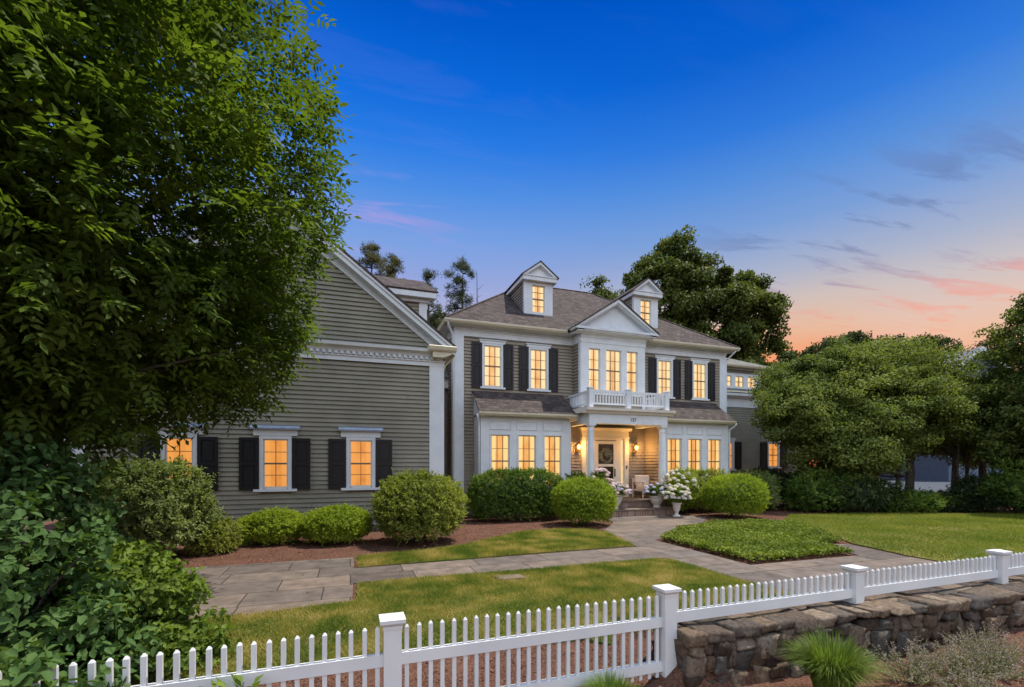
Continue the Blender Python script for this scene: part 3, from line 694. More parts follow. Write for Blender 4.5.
def cornice(x0, x1, y, dent=True):
    m = MB(); m.box(x0-.02, x1+.02, y-.05, y+.02, 6.32, 6.50); m.box(x0-.03, x1+.03, y-.075, y+.02, 6.50, 6.53)
    if dent:
        x = x0
        while x < x1-.04: m.box(x, x+.05, y-.12, y-.07, 6.55, 6.605); x += .10
    m.box(x0-.03, x1+.03, y-.07, y+.02, 6.53, 6.62)
    m.prism([(y+.02, 6.62), (y-.12, 6.62), (y-.15, 6.665), (y-.34, 6.68), (y-.34, 6.72), (y+.02, 6.72)], 'x', x0-.3, x1+.3)
    return m
mb = cornice(MX0, MX1, W)
mb.box(MX0-.05, MX0+.02, W+.02, Yb, 6.32, 6.62); mb.box(MX1-.02, MX1+.05, W+.02, Yb, 6.32, 6.62)
mb.box(MX0-.34, MX0+.02, W+.03, Yb, 6.64, 6.72); mb.box(MX1-.02, MX1+.34, W+.03, Yb, 6.64, 6.72)
mb.build('cornice', 'white_trim', house)
E0, E1, EY = 3.05, 15.78, 15.66; hd = 4.66; RZ = 10.18; ez = 6.78
def gutter_run(x0, x1, y, z):
    return MB().prism([(y+.10, z-.13), (y+.02, z-.12), (y-.03, z-.06), (y-.035, z), (y+.10, z+.01)], 'x', x0, x1)
mb = gutter_run(E0-.03, 7.62, EY, ez); mb.prism([(E0+.07, ez-.13), (E0, ez-.12), (E0-.035, ez), (E0+.07, ez+.01)], 'y', EY, Yb+.3); mb.build('gutter', 'gutter', house)
mb = MB(); mb.prism([(y, z) for y, z in [(EY+.10, ez-.13), (EY+.02, ez-.12), (EY-.03, ez-.06), (EY-.035, ez), (EY+.10, ez+.01)]], 'x', 11.24, E1+.03)
mb.prism([(E1-.07, ez-.13), (E1, ez-.12), (E1+.035, ez), (E1-.07, ez+.01)], 'y', EY, Yb+.3)
mb.build('gutter', 'gutter', house)
mb = MB(); r0, r1 = E0+hd, E1-hd; ym = EY+hd; yb = EY+2*hd
mb.slab([(E0, EY, ez), (E1, EY, ez), (r1, ym, RZ), (r0, ym, RZ)], .05)
mb.slab([(E1, yb, ez), (E0, yb, ez), (r0, ym, RZ), (r1, ym, RZ)], .05)
mb.slab([(E0, yb, ez), (E0, EY, ez), (r0, ym, RZ)], .05, 1); mb.slab([(E1, EY, ez), (E1, yb, ez), (r1, ym, RZ)], .05, 1)
mb.build('roof', ['shingle', 'shingle_side'], house, 'brown asphalt shingle hip roof of the main block')
mb = MB()
for a, b in (((E0, EY, ez), (r0, ym, RZ)), ((E1, EY, ez), (r1, ym, RZ)), ((r0, ym, RZ), (r1, ym, RZ))): mb.tube([Vector(a)+Vector((0,0,.0)), Vector(b)], .05, 5)
mb.build('ridge_cap', 'shingle', house)
mb = MB(); mb.tube([(MX0-.30, EY+.05, 6.66), (MX0-.28, EY+.12, 6.58), (MX0-.10, W-.16, 6.30), (MX0-.07, W-.10, 6.15), (MX0-.07, W-.10, .4)], .038, 8)
mb.build('downspout', 'white_trim', house, smooth=True)
mb = MB(); mb.tube([(MX1+.25, EY+.05, 6.66), (MX1+.22, EY+.12, 6.58), (MX1+.08, W-.1, 6.35), (MX1+.07, W+.1, 6.2), (MX1+.07, W+.1, .4)], .038, 8)
mb.build('downspout', 'white_trim', house, smooth=True)
for k, (a, b) in enumerate(upper):
    window(a, b, W-.02, 4.58, 6.05, 3, 4, 'pane_cream', case=.07, cap=.09)
    for s0, s1 in ((a-.46, a-.10), (b+.11, b+.46)):
        s0_, s1_ = s0, s1
        shutter(s0_, s1_, W-.005, 4.52, 6.13)

# ---- centre bay with pediment ----------------------------------------------
BY = 15.42; BX0, BX1 = 8.05, 10.83
for bx_, sg_ in ((BX0, -1), (BX1, 1)): claps(MB(), 'y', bx_, sg_, BY+.14, W, 4.0, 6.32).build('wall', 'siding_main', house)
mb = MB(); cw = [(8.38,8.86), (9.11,9.77), (10.02,10.50)]
xs = [BX0, 8.38, 8.86, 9.11, 9.77, 10.02, 10.50, BX1]
for i in (0, 2, 4, 6): mb.box(xs[i], xs[i+1], BY-.03, BY+.13, 4.5, 6.12)
mb.box(BX0, BX1, BY-.03, BY+.13, 6.12, 6.40); mb.box(BX0, BX1, BY-.03, BY+.13, 4.40, 4.50); mb.box(BX0, BX0+.12, BY-.03, BY+.13, 3.79, 4.40); mb.box(BX1-.12, BX1, BY-.03, BY+.13, 3.79, 4.40)
mb.box(BX0+.02, BX1-.02, BY+.13, W+.1, 6.15, 6.7); mb.box(BX0-.03, BX0+.02, BY, BY+.14, 3.9, 6.4)
mb.build('bay_frame', 'white_trim', house)
claps(MB(), 'x', BY+.02, -1, BX0+.12, BX1-.12, 3.79, 4.40).build('wall', 'siding_main', house)
MB().box(BX0+.04, BX1-.04, BY+.14, W+.05, 3.9, 6.2).build('wall_backing', 'siding_main', house)
for i, (a, b) in enumerate(cw): window(a, b, BY+.05, 4.55, 6.12, 3 if i == 1 else 2, 4, 'pane_cream', case=0, sill=False)
mb = cornice(BX0, BX1, BY, False)
for sx in (BX0-.30, BX1+.30):
    mb.box(min(sx, sx+(.3 if sx < 9 else -.3)), max(sx, sx+(.3 if sx < 9 else -.3)), BY-.34, W-.3, 6.66, 6.72)
mb.box(BX0-.05, BX0+.01, BY, W, 6.32, 6.62); mb.box(BX1-.01, BX1+.05, BY, W, 6.32, 6.62)
mb.build('cornice', 'white_trim', house)
PY = BY-.36; px0, px1 = BX0-.40, BX1+.40; pc = (px0+px1)/2; pz = 6.80; ph = 1.17; ps = ph/((px1-px0)/2)
mb = MB(); mb.prism([(px0+.25, pz), (px1-.25, pz), (pc, pz+ph-.17)], 'y', BY-.12, BY+.05)
mb.box(px0-.02, px1+.02, PY-.02, BY+.05, 6.72, 6.80)
for sgn in (-1, 1):
    xe = pc+sgn*(px1-pc)
    mb.prism([(xe, pz-.01), (pc, pz+ph-.01), (pc, pz+ph-.16), (xe-sgn*.17, pz)], 'y', PY-.01, PY+.05)
    mb.prism([(xe-sgn*.03, pz), (pc, pz+ph-.03), (pc, pz+ph-.21), (xe-sgn*.28, pz)], 'y', PY+.05, BY-.06)
mb.build('pediment', 'white_trim', house)
mb = MB(); yr = EY+(pz+ph-ez)/(RZ-ez)*hd
for sgn in (-1, 1):
    xe = pc+sgn*(px1-pc+.04); z0_ = pz-.015
    mb.slab([(xe, PY-.04, z0_), (pc, PY-.04, pz+ph+.02), (pc, yr+.1, pz+ph+.02), (xe, EY+.12, z0_)], .045)
mb.build('roof', 'shingle_side', house)

# ---- dormers ----------------------------------------------------------------
def dormer(cx):
    dw = .58; y = 16.86; zb = 7.60; zt = 8.90; yb_ = EY+(zt+.5-ez)/(RZ-ez)*hd+.5
    d = MB(); claps(d, 'y', cx-dw, -1, y+.1, yb_, zb-.3, zt); claps(d, 'y', cx+dw, 1, y+.1, yb_, zb-.3, zt)
    d.box(cx-dw+.03, cx+dw-.03, y+.16, yb_, zb-.3, zt)
    d = d.build('dormer', 'siding_main', house)
    gx0, gx1, gz0, gz1 = cx-.265, cx+.265, zb+.12, zt-.12
    t = MB(); t.box(cx-dw-.02, gx0, y-.03, y+.12, zb-.06, zt); t.box(gx1, cx+dw+.02, y-.03, y+.12, zb-.06, zt)
    t.box(gx0, gx1, y-.03, y+.12, gz1, zt); t.box(gx0, gx1, y-.03, y+.12, zb-.06, gz0)
    t.box(cx-dw-.06, cx+dw+.06, y-.07, y-.03, zb-.10, zb)
    # pediment
    hw = dw+.14; f = y-.20; t.box(cx-hw, cx+hw, f, y+.12, zt, zt+.15); t.box(cx-hw-.02, cx+hw+.02, f-.03, y+.1, zt+.15, zt+.19)
    t.box(cx-hw, cx-dw, y+.12, yb_, zt, zt+.15); t.box(cx+dw, cx+hw, y+.12, yb_, zt, zt+.15)
    z = zt+.19; h = .55
    t.prism([(cx-hw+.12, z), (cx+hw-.12, z), (cx, z+h-.10)], 'y', y-.10, y+.1)
    for sg in (-1, 1):
        xe = cx+sg*(hw+.03)
        t.prism([(xe, z-.01), (cx, z+h), (cx, z+h-.13), (xe-sg*.17, z)], 'y', f-.04, f+.04)
        t.prism([(xe-sg*.03, z), (cx, z+h-.03), (cx, z+h-.18), (xe-sg*.23, z)], 'y', f+.04, y-.04)
    t.build('dormer_trim', 'white_trim', d)
    r = MB()
    for sg in (-1, 1):
        xe = cx+sg*(hw+.07); r.slab([(xe, f-.07, z-.02), (cx, f-.07, z+h+.025), (cx, yb_+.8, z+h+.025), (xe, yb_+.1, z-.02)], .035)
    r.build('dormer_roof', 'shingle_side', d)
    # window pieces hang under the dormer as sub-parts
    s = MB(); ff = .035; y0 = y+.03
    s.box(gx0, gx0+ff, y0, y0+.04, gz0, gz1); s.box(gx1-ff, gx1, y0, y0+.04, gz0, gz1); s.box(gx0+ff, gx1-ff, y0, y0+.04, gz0, gz0+ff); s.box(gx0+ff, gx1-ff, y0, y0+.04, gz1-ff, gz1)
    zm = (gz0+gz1)/2; s.box(gx0+ff, gx1-ff, y0-.004, y0+.04, zm-.022, zm+.022, 1); s.box(cx-.009, cx+.009, y0+.01, y0+.036, gz0+ff, gz1-ff, 1)
    for zj in ((gz0+zm)/2, (gz1+zm)/2): s.box(gx0+ff, gx1-ff, y0+.012, y0+.034, zj-.009, zj+.009, 1)
    s.build('dormer_sash', ['sash_white', 'sash_shaded'], d)
    MB().box(gx0, gx1, y+.075, y+.09, gz0, gz1).build('dormer_pane', 'pane_cream', d)
dormer(6.95); dormer(2*CX-6.95)

# ---- ground floor bays ------------------------------------------------------
def bay(x0, x1, glass, gable_side):
    y = 15.18; zt = 3.45
    f = MB(); xs = [x0]+[v for g in glass for v in g]+[x1]
    for i in range(0, len(xs), 2): f.box(xs[i], xs[i+1], y-.02, y+.12, .3, zt)
    for a, b in glass:
        f.box(a, b, y-.02, y+.12, 2.80, zt); f.box(a, b, y-.02, y+.12, .3, .98)
        p0, p1 = a-.05, b+.05    # raised moulding round the panel above each window
        f.box(p0, p1, y-.045, y-.02, 3.26, 3.28); f.box(p0, p1, y-.045, y-.02, 2.98, 3.0); f.box(p0, p0+.02, y-.045, y-.02, 3.0, 3.26); f.box(p1-.02, p1, y-.045, y-.02, 3.0, 3.26)
        f.box(a-.05, b+.05, y-.04, y-.02, 2.80, 2.85); f.box(a-.05, a, y-.04, y-.02, .98, 2.8); f.box(b, b+.05, y-.04, y-.02, .98, 2.8)
    f.box(x0-.02, x1+.02, y-.05, y+.1, .92, .98)
    f.box(x0, x0+.10, y+.12, W, .3, zt) ; f.box(x1-.10, x1, y+.12, W, .3, zt)
    f.box(x0-.02, x1+.02, y-.06, W, zt, zt+.06)
    f.build('bay_frame', 'white_trim', house)
    MB().box(x0+.12, x1-.12, y+.13, W, .2, 3.4).build('wall_backing', 'siding_main', house)
    MB().box(x0+.02, x1-.02, y+.01, W, -.1, .3).build('foundation', 'foundation', house)
    for a, b in glass: window(a, b, y+.04, 1.0, 2.80, 3, 4, 'pane_curtain', case=0, sill=False)
    ye = y-.30; ze = 3.56; zr = 4.42
    MB().slab([(x0-.12, ye, ze), (x1+.12, ye, ze), (x1+.10, W-.02, zr), (x0-.08, W-.02, zr)], .05).build('bay_roof', 'shingle', house)
    m = MB(); m.prism([(y, 3.50), (ye+.07, 3.50), (ye+.05, 3.55), (y, 3.56)], 'x', x0-.08, x1+.08)
    for sx, s in ((x0, -1), (x1, 1)):
        a = sx+s*.02; b = sx+s*.06
        m.prism([(ye+.06, 3.40), (W-.03, 3.40), (W-.03, zr-.06), (ye+.06, ze-.06)], 'x', min(sx-s*.08, a), max(sx-s*.08, a))
        m.prism([(ye+.05, 3.44), (ye+.05, ze-.06), (W-.03, zr-.07), (W-.03, zr-.20)], 'x', min(a, b), max(a, b))
    m.build('bay_fascia', 'white_trim', house)
    g = gutter_run(x0-.13, x1+.13, ye, ze-.01); g.build('gutter', 'gutter', house)
    xx = x0-.05 if gable_side < 0 else x1+.05; s = -1 if gable_side < 0 else 1
    MB().tube([(xx+s*.12, ye+.03, 3.46), (xx+s*.12, ye+.05, 3.38), (xx+s*.02, y-.03, 3.2), (xx+s*.01, y-.02, 3.05), (xx+s*.01, y-.02, .2)], .035).build('downspout', 'white_trim', house, smooth=True)
gl = [(4.52,5.18), (5.50,6.16), (6.48,7.14)]
bay(4.15, 7.52, gl, -1)
bay(2*CX-7.52, 2*CX-4.15, [(2*CX-b, 2*CX-a) for a, b in gl[::-1]], 1)
for bx_, sg_ in ((7.52, 1), (2*CX-7.52, -1)): claps(MB(), 'y', bx_, sg_, 15.2, W, .5, 3.4).build('wall', 'siding_main', house)

# ---- porch ------------------------------------------------------------------
PF = 14.30; PX0, PX1 = 7.80, 2*CX-7.80
mb = MB(); mb.box(PX0, PX1, PF, PF+.26, 3.22, 3.56); mb.box(PX0, PX0+.26, PF+.26, W, 3.22, 3.56); mb.box(PX1-.26, PX1, PF+.26, W, 3.22, 3.56)
mb.box(PX0+.26, PX1-.26, PF+.26, W-.02, 3.34, 3.40)
mb.box(7.6, 11.24, 15.0, W-.02, 3.36, 3.6)
mb.build('porch_beam', 'white_trim', house)
mb = MB()
mb.prism([(PF+.1, 3.56), (PF-.06, 3.56), (PF-.10, 3.62), (PF-.20, 3.66), (PF-.22, 3.74), (PF+.1, 3.78)], 'x', PX0-.20, PX1+.20)
mb.box(PX0-.20, PX1+.20, PF+.1, W-.02, 3.60, 3.78)
mb.build('porch_roof', 'terrace_white', house)
def column(x, y):
    m = MB(); m.lathe([(.14, .06), (.14, .12), (.122, .16), (.120, .2), (.124, .8), (.118, 1.8), (.106, 2.44), (.118, 2.46), (.118, 2.50), (.108, 2.52), (.108, 2.58), (.14, 2.64)], x, y, .5, 24)
    m.box(x-.14, x+.14, y-.14, y+.14, .5, .58); m.box(x-.14, x+.14, y-.14, y+.14, 3.14, 3.22)
    return m.build('column', 'white_trim', house)
column(PX0+.14, PF+.15); column(PX1-.14, PF+.15)
# railing with posts and balusters
ry = PF+.02; rail = MB(); rail.box(PX0+.02, PX1-.02, ry-.035, ry+.035, 4.30, 4.38); rail.box(PX0+.02, PX1-.02, ry-.025, ry+.025, 3.88, 3.94)
for s in (PX0+.05, PX1-.05): rail.box(s-.035, s+.035, ry, W-.1, 4.30, 4.38); rail.box(s-.025, s+.025, ry, W-.1, 3.88, 3.94)
x = PX0+.2
while x < PX1-.1: rail.box(x-.02, x+.02, ry-.018, ry+.018, 3.94, 4.30); x += .118
y = ry+.12
while y < W-.1:
    for s in (PX0+.05, PX1-.05): rail.box(s-.018, s+.018, y-.02, y+.02, 3.94, 4.30)
    y += .118
rail = rail.build('balcony_railing', 'white_trim', house)
for x in (PX0+.05, CX-.06, PX1-.05):
    m = MB(); m.box(x-.08, x+.08, ry-.08, ry+.08, 3.77, 4.42); m.box(x-.105, x+.105, ry-.105, ry+.105, 4.42, 4.45); m.prism([(x-.08, 4.45), (x+.08, 4.45), (x, 4.49)], 'y', ry-.08, ry+.08)
    m.build('railing_post', 'white_trim', rail)
# house number
def text_obj(s, loc, size, matn, parent, name):
    cu = bpy.data.curves.new(name, 'FONT'); cu.body = s; cu.size = size; cu.extrude = .006; cu.align_x = 'CENTER'
    o = bpy.data.objects.new(name, cu); link(o)
    dg = bpy.context.evaluated_depsgraph_get(); me = bpy.data.meshes.new_from_object(o.evaluated_get(dg)); bpy.data.objects.remove(o)
    me.materials.clear(); me.materials.append(M[matn]); me.transform(Matrix.Translation(Vector(loc)-org(parent)) @ Matrix.Rotation(R(90), 4, 'X'))
    o = bpy.data.objects.new(name, me); link(o); o.parent = parent; return o
text_obj('127', (9.56, PF-.008, 3.32), .17, 'iron', house, 'house_number')

# entrance: surround, sidelights, storm door
mb = MB(); yd = W-.06
mb.box(8.40, 8.56, yd-.06, W+.03, .5, 2.84); mb.box(10.28, 10.46, yd-.06, W+.03, .5, 2.84)
mb.box(8.40, 10.46, yd-.06, W+.03, 2.84, 3.10); mb.prism([(W, 3.10), (yd-.09, 3.10), (yd-.16, 3.20), (W, 3.22)], 'x', 8.30, 10.56); mb.box(8.36, 10.50, yd-.08, W, 2.80, 2.85)
mb.box(8.56, 10.28, yd-.02, W+.03, 2.73, 2.84)
for a in (8.56, 8.78, 10.08-.02, 10.24): mb.box(a, a+.06, yd-.02, W+.03, .5, 2.73)
mb.box(8.84, 9.0, yd-.03, W+.03, .5, 2.73); mb.box(9.90, 10.06, yd-.03, W+.03, .5, 2.73)
for a in (8.62, 10.12): mb.box(a, a+.16 if a < 9 else a+.12, yd-.02, W+.03, .5, .85)
mb.build('door_surround', 'cream_trim', house)
for a, b in ((8.62, 8.78), (10.12, 10.24)):
    sl = MB()
    for j in range(6): z = .85+(2.73-.85)*j/6; sl.box(a, b, yd+.0, yd+.03, z-.01, z+.01)
    sl = sl.build('sidelight', 'cream_trim', house); MB().box(a, b, yd+.03, yd+.045, .85, 2.73).build('pane', 'pane_sidelight', sl)
d = MB(); a, b, t, u = 9.0, 9.90, yd-.03, yd+.02
d.box(a, a+.11, t, u, .52, 2.70); d.box(b-.11, b, t, u, .52, 2.70); d.box(a+.11, b-.11, t, u, 2.58, 2.70); d.box(a+.11, b-.11, t, u, 1.70, 1.80); d.box(a+.11, b-.11, t, u, .52, .74)
d = d.build('door', 'cream_trim', house)
MB().box(a+.11, b-.11, yd-.005, yd+.005, .74, 2.58).build('pane', 'screen_dark', d)
MB().box(b-.08, b-.05, t-.04, t, 1.30, 1.62).build('handle', 'iron', d)
MB().box(10.34, 10.38, yd-.085, yd-.06, 1.62, 1.74).build('doorbell', 'iron', house)
# steps
mb = MB(); mb.box(7.95, 10.90, 13.66, 14.3, -.05, .205); mb.box(7.6, 11.24, 14.24, 15.2, -.05, .445); mb.box(7.56, 11.28, 15.2, W+.02, -.05, .445)
mb = mb.build('brick_steps', 'step_brick', house)
mb2 = MB(); mb2.box(7.93, 10.92, 13.62, 14.25, .205, .25); mb2.box(7.57, 11.27, 14.20, W, .445, .50); mb2.build('stone_tread', 'bluestone', mb)

# ---- right wing -------------------------------------------------------------
RY = 19.0
mb = MB(); hl = [(18.05,18.75,1.5,3.0), (21.07-.05,21.81+.05,1.6,3.0)]
claps(mb, 'x', RY, -1, 15.4, 23.1, .3, 4.75, hl); claps(mb, 'x', RY+.35, -1, 15.4, 20.9, 5.4, 6.85, [(18.2, 20.7, 5.8, 6.5)])
mb.box(15.3, 23.1, RY+.04, 26, .1, 4.9); mb.box(15.3, 20.88, RY+.42, 25, 4.9, 6.9)
mb.build('wall', 'siding_wing', house)
mb = MB(); mb.box(15.3, 23.2, RY-.06, RY+.02, 4.75, 5.2); mb.prism([(RY+.1, 5.2), (RY-.12, 5.2), (RY-.34, 5.3), (RY-.36, 5.45), (RY+.1, 5.46)], 'x', 15.3, 23.5)
mb.box(22.9, 23.15, RY-.05, RY+.05, .3, 4.75)
mb.box(20.78, 20.92, RY+.30, RY+.36, 5.6, 6.85); mb.box(15.3, 21.1, RY+.22, RY+.4, 6.78, 6.88)
mb.box(18.2, 20.72, RY+.29, RY+.345, 6.44, 6.58); mb.box(18.2, 20.72, RY+.29, RY+.345, 5.72, 5.86)
uw = [(18.36,18.92), (19.18,19.73), (20.02,20.56)]; ex = [18.1]+[v for g in uw for v in g]+[20.72]
for i in range(0, len(ex), 2): mb.box(ex[i], ex[i+1], RY+.29, RY+.345, 5.86, 6.44)
mb.build('trim', 'white_trim', house)
MB().slab([(15.3, RY-.38, 5.47), (23.6, RY-.38, 5.47), (23.6, RY+.36, 5.82), (15.3, RY+.36, 5.82)], .05).build('roof', 'shingle_grey', house)
MB().slab([(15.0, RY-.05, 6.98), (21.3, RY-.05, 6.98), (21.3, RY+3.2, 8.2), (15.0, RY+3.2, 8.2)], .06).slab([(20.9, RY+.4, 5.5), (23.6, RY+.4, 5.5), (23.3, RY+4, 7), (20.9, RY+4, 7)], .06).build('roof', 'shingle_grey', house)
gutter_run(15.0, 21.35, RY-.08, 6.97).build('gutter', 'gutter', house)
for a, b in uw: window(a, b, RY+.335, 5.86, 6.44, 2, 2, 'pane_cream', case=0, sill=False, meet=False, muntin=.03)
window(18.15, 18.66, RY-.02, 1.55, 2.90, 2, 4, 'pane_amber', case=.1, cap=.06); shutter(18.79, 19.22, RY, 1.5, 2.95)
window(21.10, 21.78, RY-.02, 1.65, 2.90, 2, 4, 'pane_amber', case=.08, cap=.06); shutter(20.5, 20.98, RY, 1.55, 2.95); shutter(21.9, 22.4, RY, 1.55, 2.95)

# ---- lanterns, wreath, chair ------------------------------------------------
def lantern(x, label):
    y = W-.22; z = 2.45; t = thing('wall_lantern', label, 'lantern', (x, W-.02, 2.3), 'porch wall lanterns')
    m = MB(); m.box(x-.05, x+.05, W-.05, W-.02, z-.22, z+.02); m.tube([(x, W-.04, z-.17), (x, y+.05, z-.24), (x, y, z-.16)], .012, 6); m.lathe([(.03,-.16), (.065,-.13), (.065,-.12)], x, y, z, 8)
    m.lathe([(.10,.11), (.07,.15), (.03,.19), (.012,.22)], x, y, z, 8)
    for k in range(6):
        a = k*math.pi/3; m.tube([(x+.062*math.cos(a), y+.062*math.sin(a), z-.12), (x+.088*math.cos(a), y+.088*math.sin(a), z+.11)], .005, 4)
    m.build('lantern_frame', 'brass', t)
    MB().lathe([(.02,-.08), (.045,-.03), (.045,.03), (.02,.07)], x, y, z, 12).build('bulb', 'lamp_glow', t, smooth=True)
    l = bpy.data.lights.new('lantern_light', 'POINT'); l.energy = 34; l.color = (1,.50,.15); l.shadow_soft_size = .06
    lo = bpy.data.objects.new('lantern_light', l); link(lo); lo.parent = t; lo.location = Vector((x, y-.14, z))-org(t)
lantern(8.20, 'glowing brass lantern on the porch wall left of the front door')
lantern(10.74, 'glowing brass lantern on the porch wall between front door and white armchair')
t = []
n = 420; a = rng.uniform(0, 2*np.pi, n); rr = .23+rng.normal(size=n)*.028
P = np.column_stack([9.45+rr*np.cos(a), np.full(n, yd-.05)+rng.normal(size=n)*.012, 2.12+rr*np.sin(a)*1.05])
k = 160; P2 = np.column_stack([9.47+rng.normal(size=k)*.07, np.full(k, yd-.07)+rng.normal(size=k)*.015, 2.22+rng.normal(size=k)*.075]); P = np.vstack([P, P2])
V, Q = leaves(P, np.tile([0., -1, 0], (len(P), 1))+rng.normal(size=(len(P), 3))*.4, rdir(len(P)), .06, .025)
tag(raw_mesh('wreath', V, Q, 'wreath', None, rng.random(len(P))), 'round dried twig wreath with pale blossoms on the dark front door glass', 'wreath')

ch = thing('armchair', 'cream cushioned armchair on the porch right of the front door', 'armchair', (10.93, 15.35, .5))
def chair():
    x0, x1, y0, y1, z = 10.46, 11.20, 15.0, 15.72, .5
    for x in (x0, x1-.045):
        for y in (y0, y1-.05): MB().box(x, x+.045, y, y+.05, z, z+.58 if y == y0 else z+.76).build('leg', 'chair_paint', ch)
    for x in (x0-.01, x1-.055): MB().box(x, x+.065, y0-.02, y1-.05, z+.58, z+.61).build('armrest', 'chair_paint', ch)
    m = MB(); m.box(x0+.045, x1-.045, y0, y0+.03, z+.26, z+.34); m.box(x0+.045, x1-.045, y0+.03, y1, z+.28, z+.32); m.box(x0+.01, x0+.04, y0+.05, y1-.05, z+.26, z+.34); m.box(x1-.04, x1-.01, y0+.05, y1-.05, z+.26, z+.34); m.build('seat_frame', 'chair_paint', ch)
    m = MB(); m.box(x0+.045, x1-.045, y1-.04, y1, z+.5, z+.75); m.build('backrest', 'chair_paint', ch)
    for (b, nm) in (((x0+.05, x1-.05, y0-.01, y1-.16, z+.32, z+.48), 'seat_cushion'), ((x0+.055, x1-.055, y1-.2, y1-.05, z+.46, z+.86), 'back_cushion')):
        o = MB().box(*b).build(nm, 'cushion', ch); md = o.modifiers.new('b', 'BEVEL'); md.width = .05; md.segments = 4; o.data.polygons.foreach_set('use_smooth', [True]*6)
chair()

# ================================================================== picket fence
FY = 3.64; PXS = [-4.70, -2.20, .30, 2.80, 5.30, 7.98, 10.6, 13.1]
def capz(x): return .655+.004*(x)
fence = thing('picket_fence', 'white vinyl picket fence running across the foreground and along the stone wall', 'fence', (2.8, FY, -.3))
def post(x, base):
    z = capz(x); m = MB(); m.box(x-.065, x+.065, FY-.065, FY+.065, base, z-.075); o = m.build('post', 'fence_white', fence)
    m = MB(); h = .082
    m.add([(x-.07,FY-.07,z-.095),(x+.07,FY-.07,z-.095),(x+.07,FY+.07,z-.095),(x-.07,FY+.07,z-.095),(x-.07,FY-.07,z-.07),(x+.07,FY-.07,z-.07),(x+.07,FY+.07,z-.07),(x-.07,FY+.07,z-.07),
           (x-h-.012,FY-h-.012,z-.045),(x+h+.012,FY-h-.012,z-.045),(x+h+.012,FY+h+.012,z-.045),(x-h-.012,FY+h+.012,z-.045),
           (x-h-.012,FY-h-.012,z-.018),(x+h+.012,FY-h-.012,z-.018),(x+h+.012,FY+h+.012,z-.018),(x-h-.012,FY+h+.012,z-.018),(x,FY,z+.004)],
          [(0,3,2,1)]+[(a+i, a+(i+1) % 4, a+4+(i+1) % 4, a+4+i) for a in (0,4,8) for i in range(4)]+[(12+i, 12+(i+1) % 4, 16) for i in range(4)])
    m.build('cap', 'fence_white', o)
def picket(x, z0, z1):
    w, d = .0160, .013; x += random.uniform(-.003, .003); m = MB(); m.box(x-w, x+w, FY-d, FY+d, z0, z1-.018)
    m.add([(x-w,FY-d,z1-.018),(x+w,FY-d,z1-.018),(x+w,FY+d,z1-.018),(x-w,FY+d,z1-.018),(x-w*.35,FY-d*.3,z1),(x+w*.35,FY-d*.3,z1),(x+w*.35,FY+d*.3,z1),(x-w*.35,FY+d*.3,z1)],
          [(4,5,6,7)]+[(i, (i+1) % 4, 4+(i+1) % 4, 4+i) for i in range(4)])
    m.build('picket', 'fence_white', fence)
def rail_(x0, x1, z0, z1, dz0, dz1):
    m = MB(); y0, y1 = FY-.026, FY+.026
    m.add([(x0,y0,z0+dz0),(x1,y0,z0+dz1),(x1,y1,z0+dz1),(x0,y1,z0+dz0),(x0,y0,z1+dz0),(x1,y0,z1+dz1),(x1,y1,z1+dz1),(x0,y1,z1+dz0)], [(0,3,2,1),(4,5,6,7),(0,1,5,4),(1,2,6,5),(2,3,7,6),(3,0,4,7)])
    m.build('rail', 'fence_white', fence)
for i, x in enumerate(PXS):
    post(x, -.4 if x < 3 else .24)
    if i+1 < len(PXS):
        b = PXS[i+1]; low = x < 2.7; c0, c1 = capz(x)-.655, capz(b)-.655
        if b <= -2.2 and True:
            if b < -2.3: continue
        if low:
            rail_(x+.065, b-.065, .275, .365, c0, c1); rail_(x+.065, b-.065, -.135, -.045, c0, c1)
        else: rail_(x+.065, b-.065, .30, .40, c0, c1)
        n = 26 if b-x < 2.6 else 28
        if x > 8: n = 26
        for k in range(n):
            px = x+.065+(b-x-.13)*(k+.5)/n; c = capz(px)-.655
            picket(px, (-.19 if low else .31)+c, .572+c+random.uniform(-.003, .003) + (0 if low else .012))

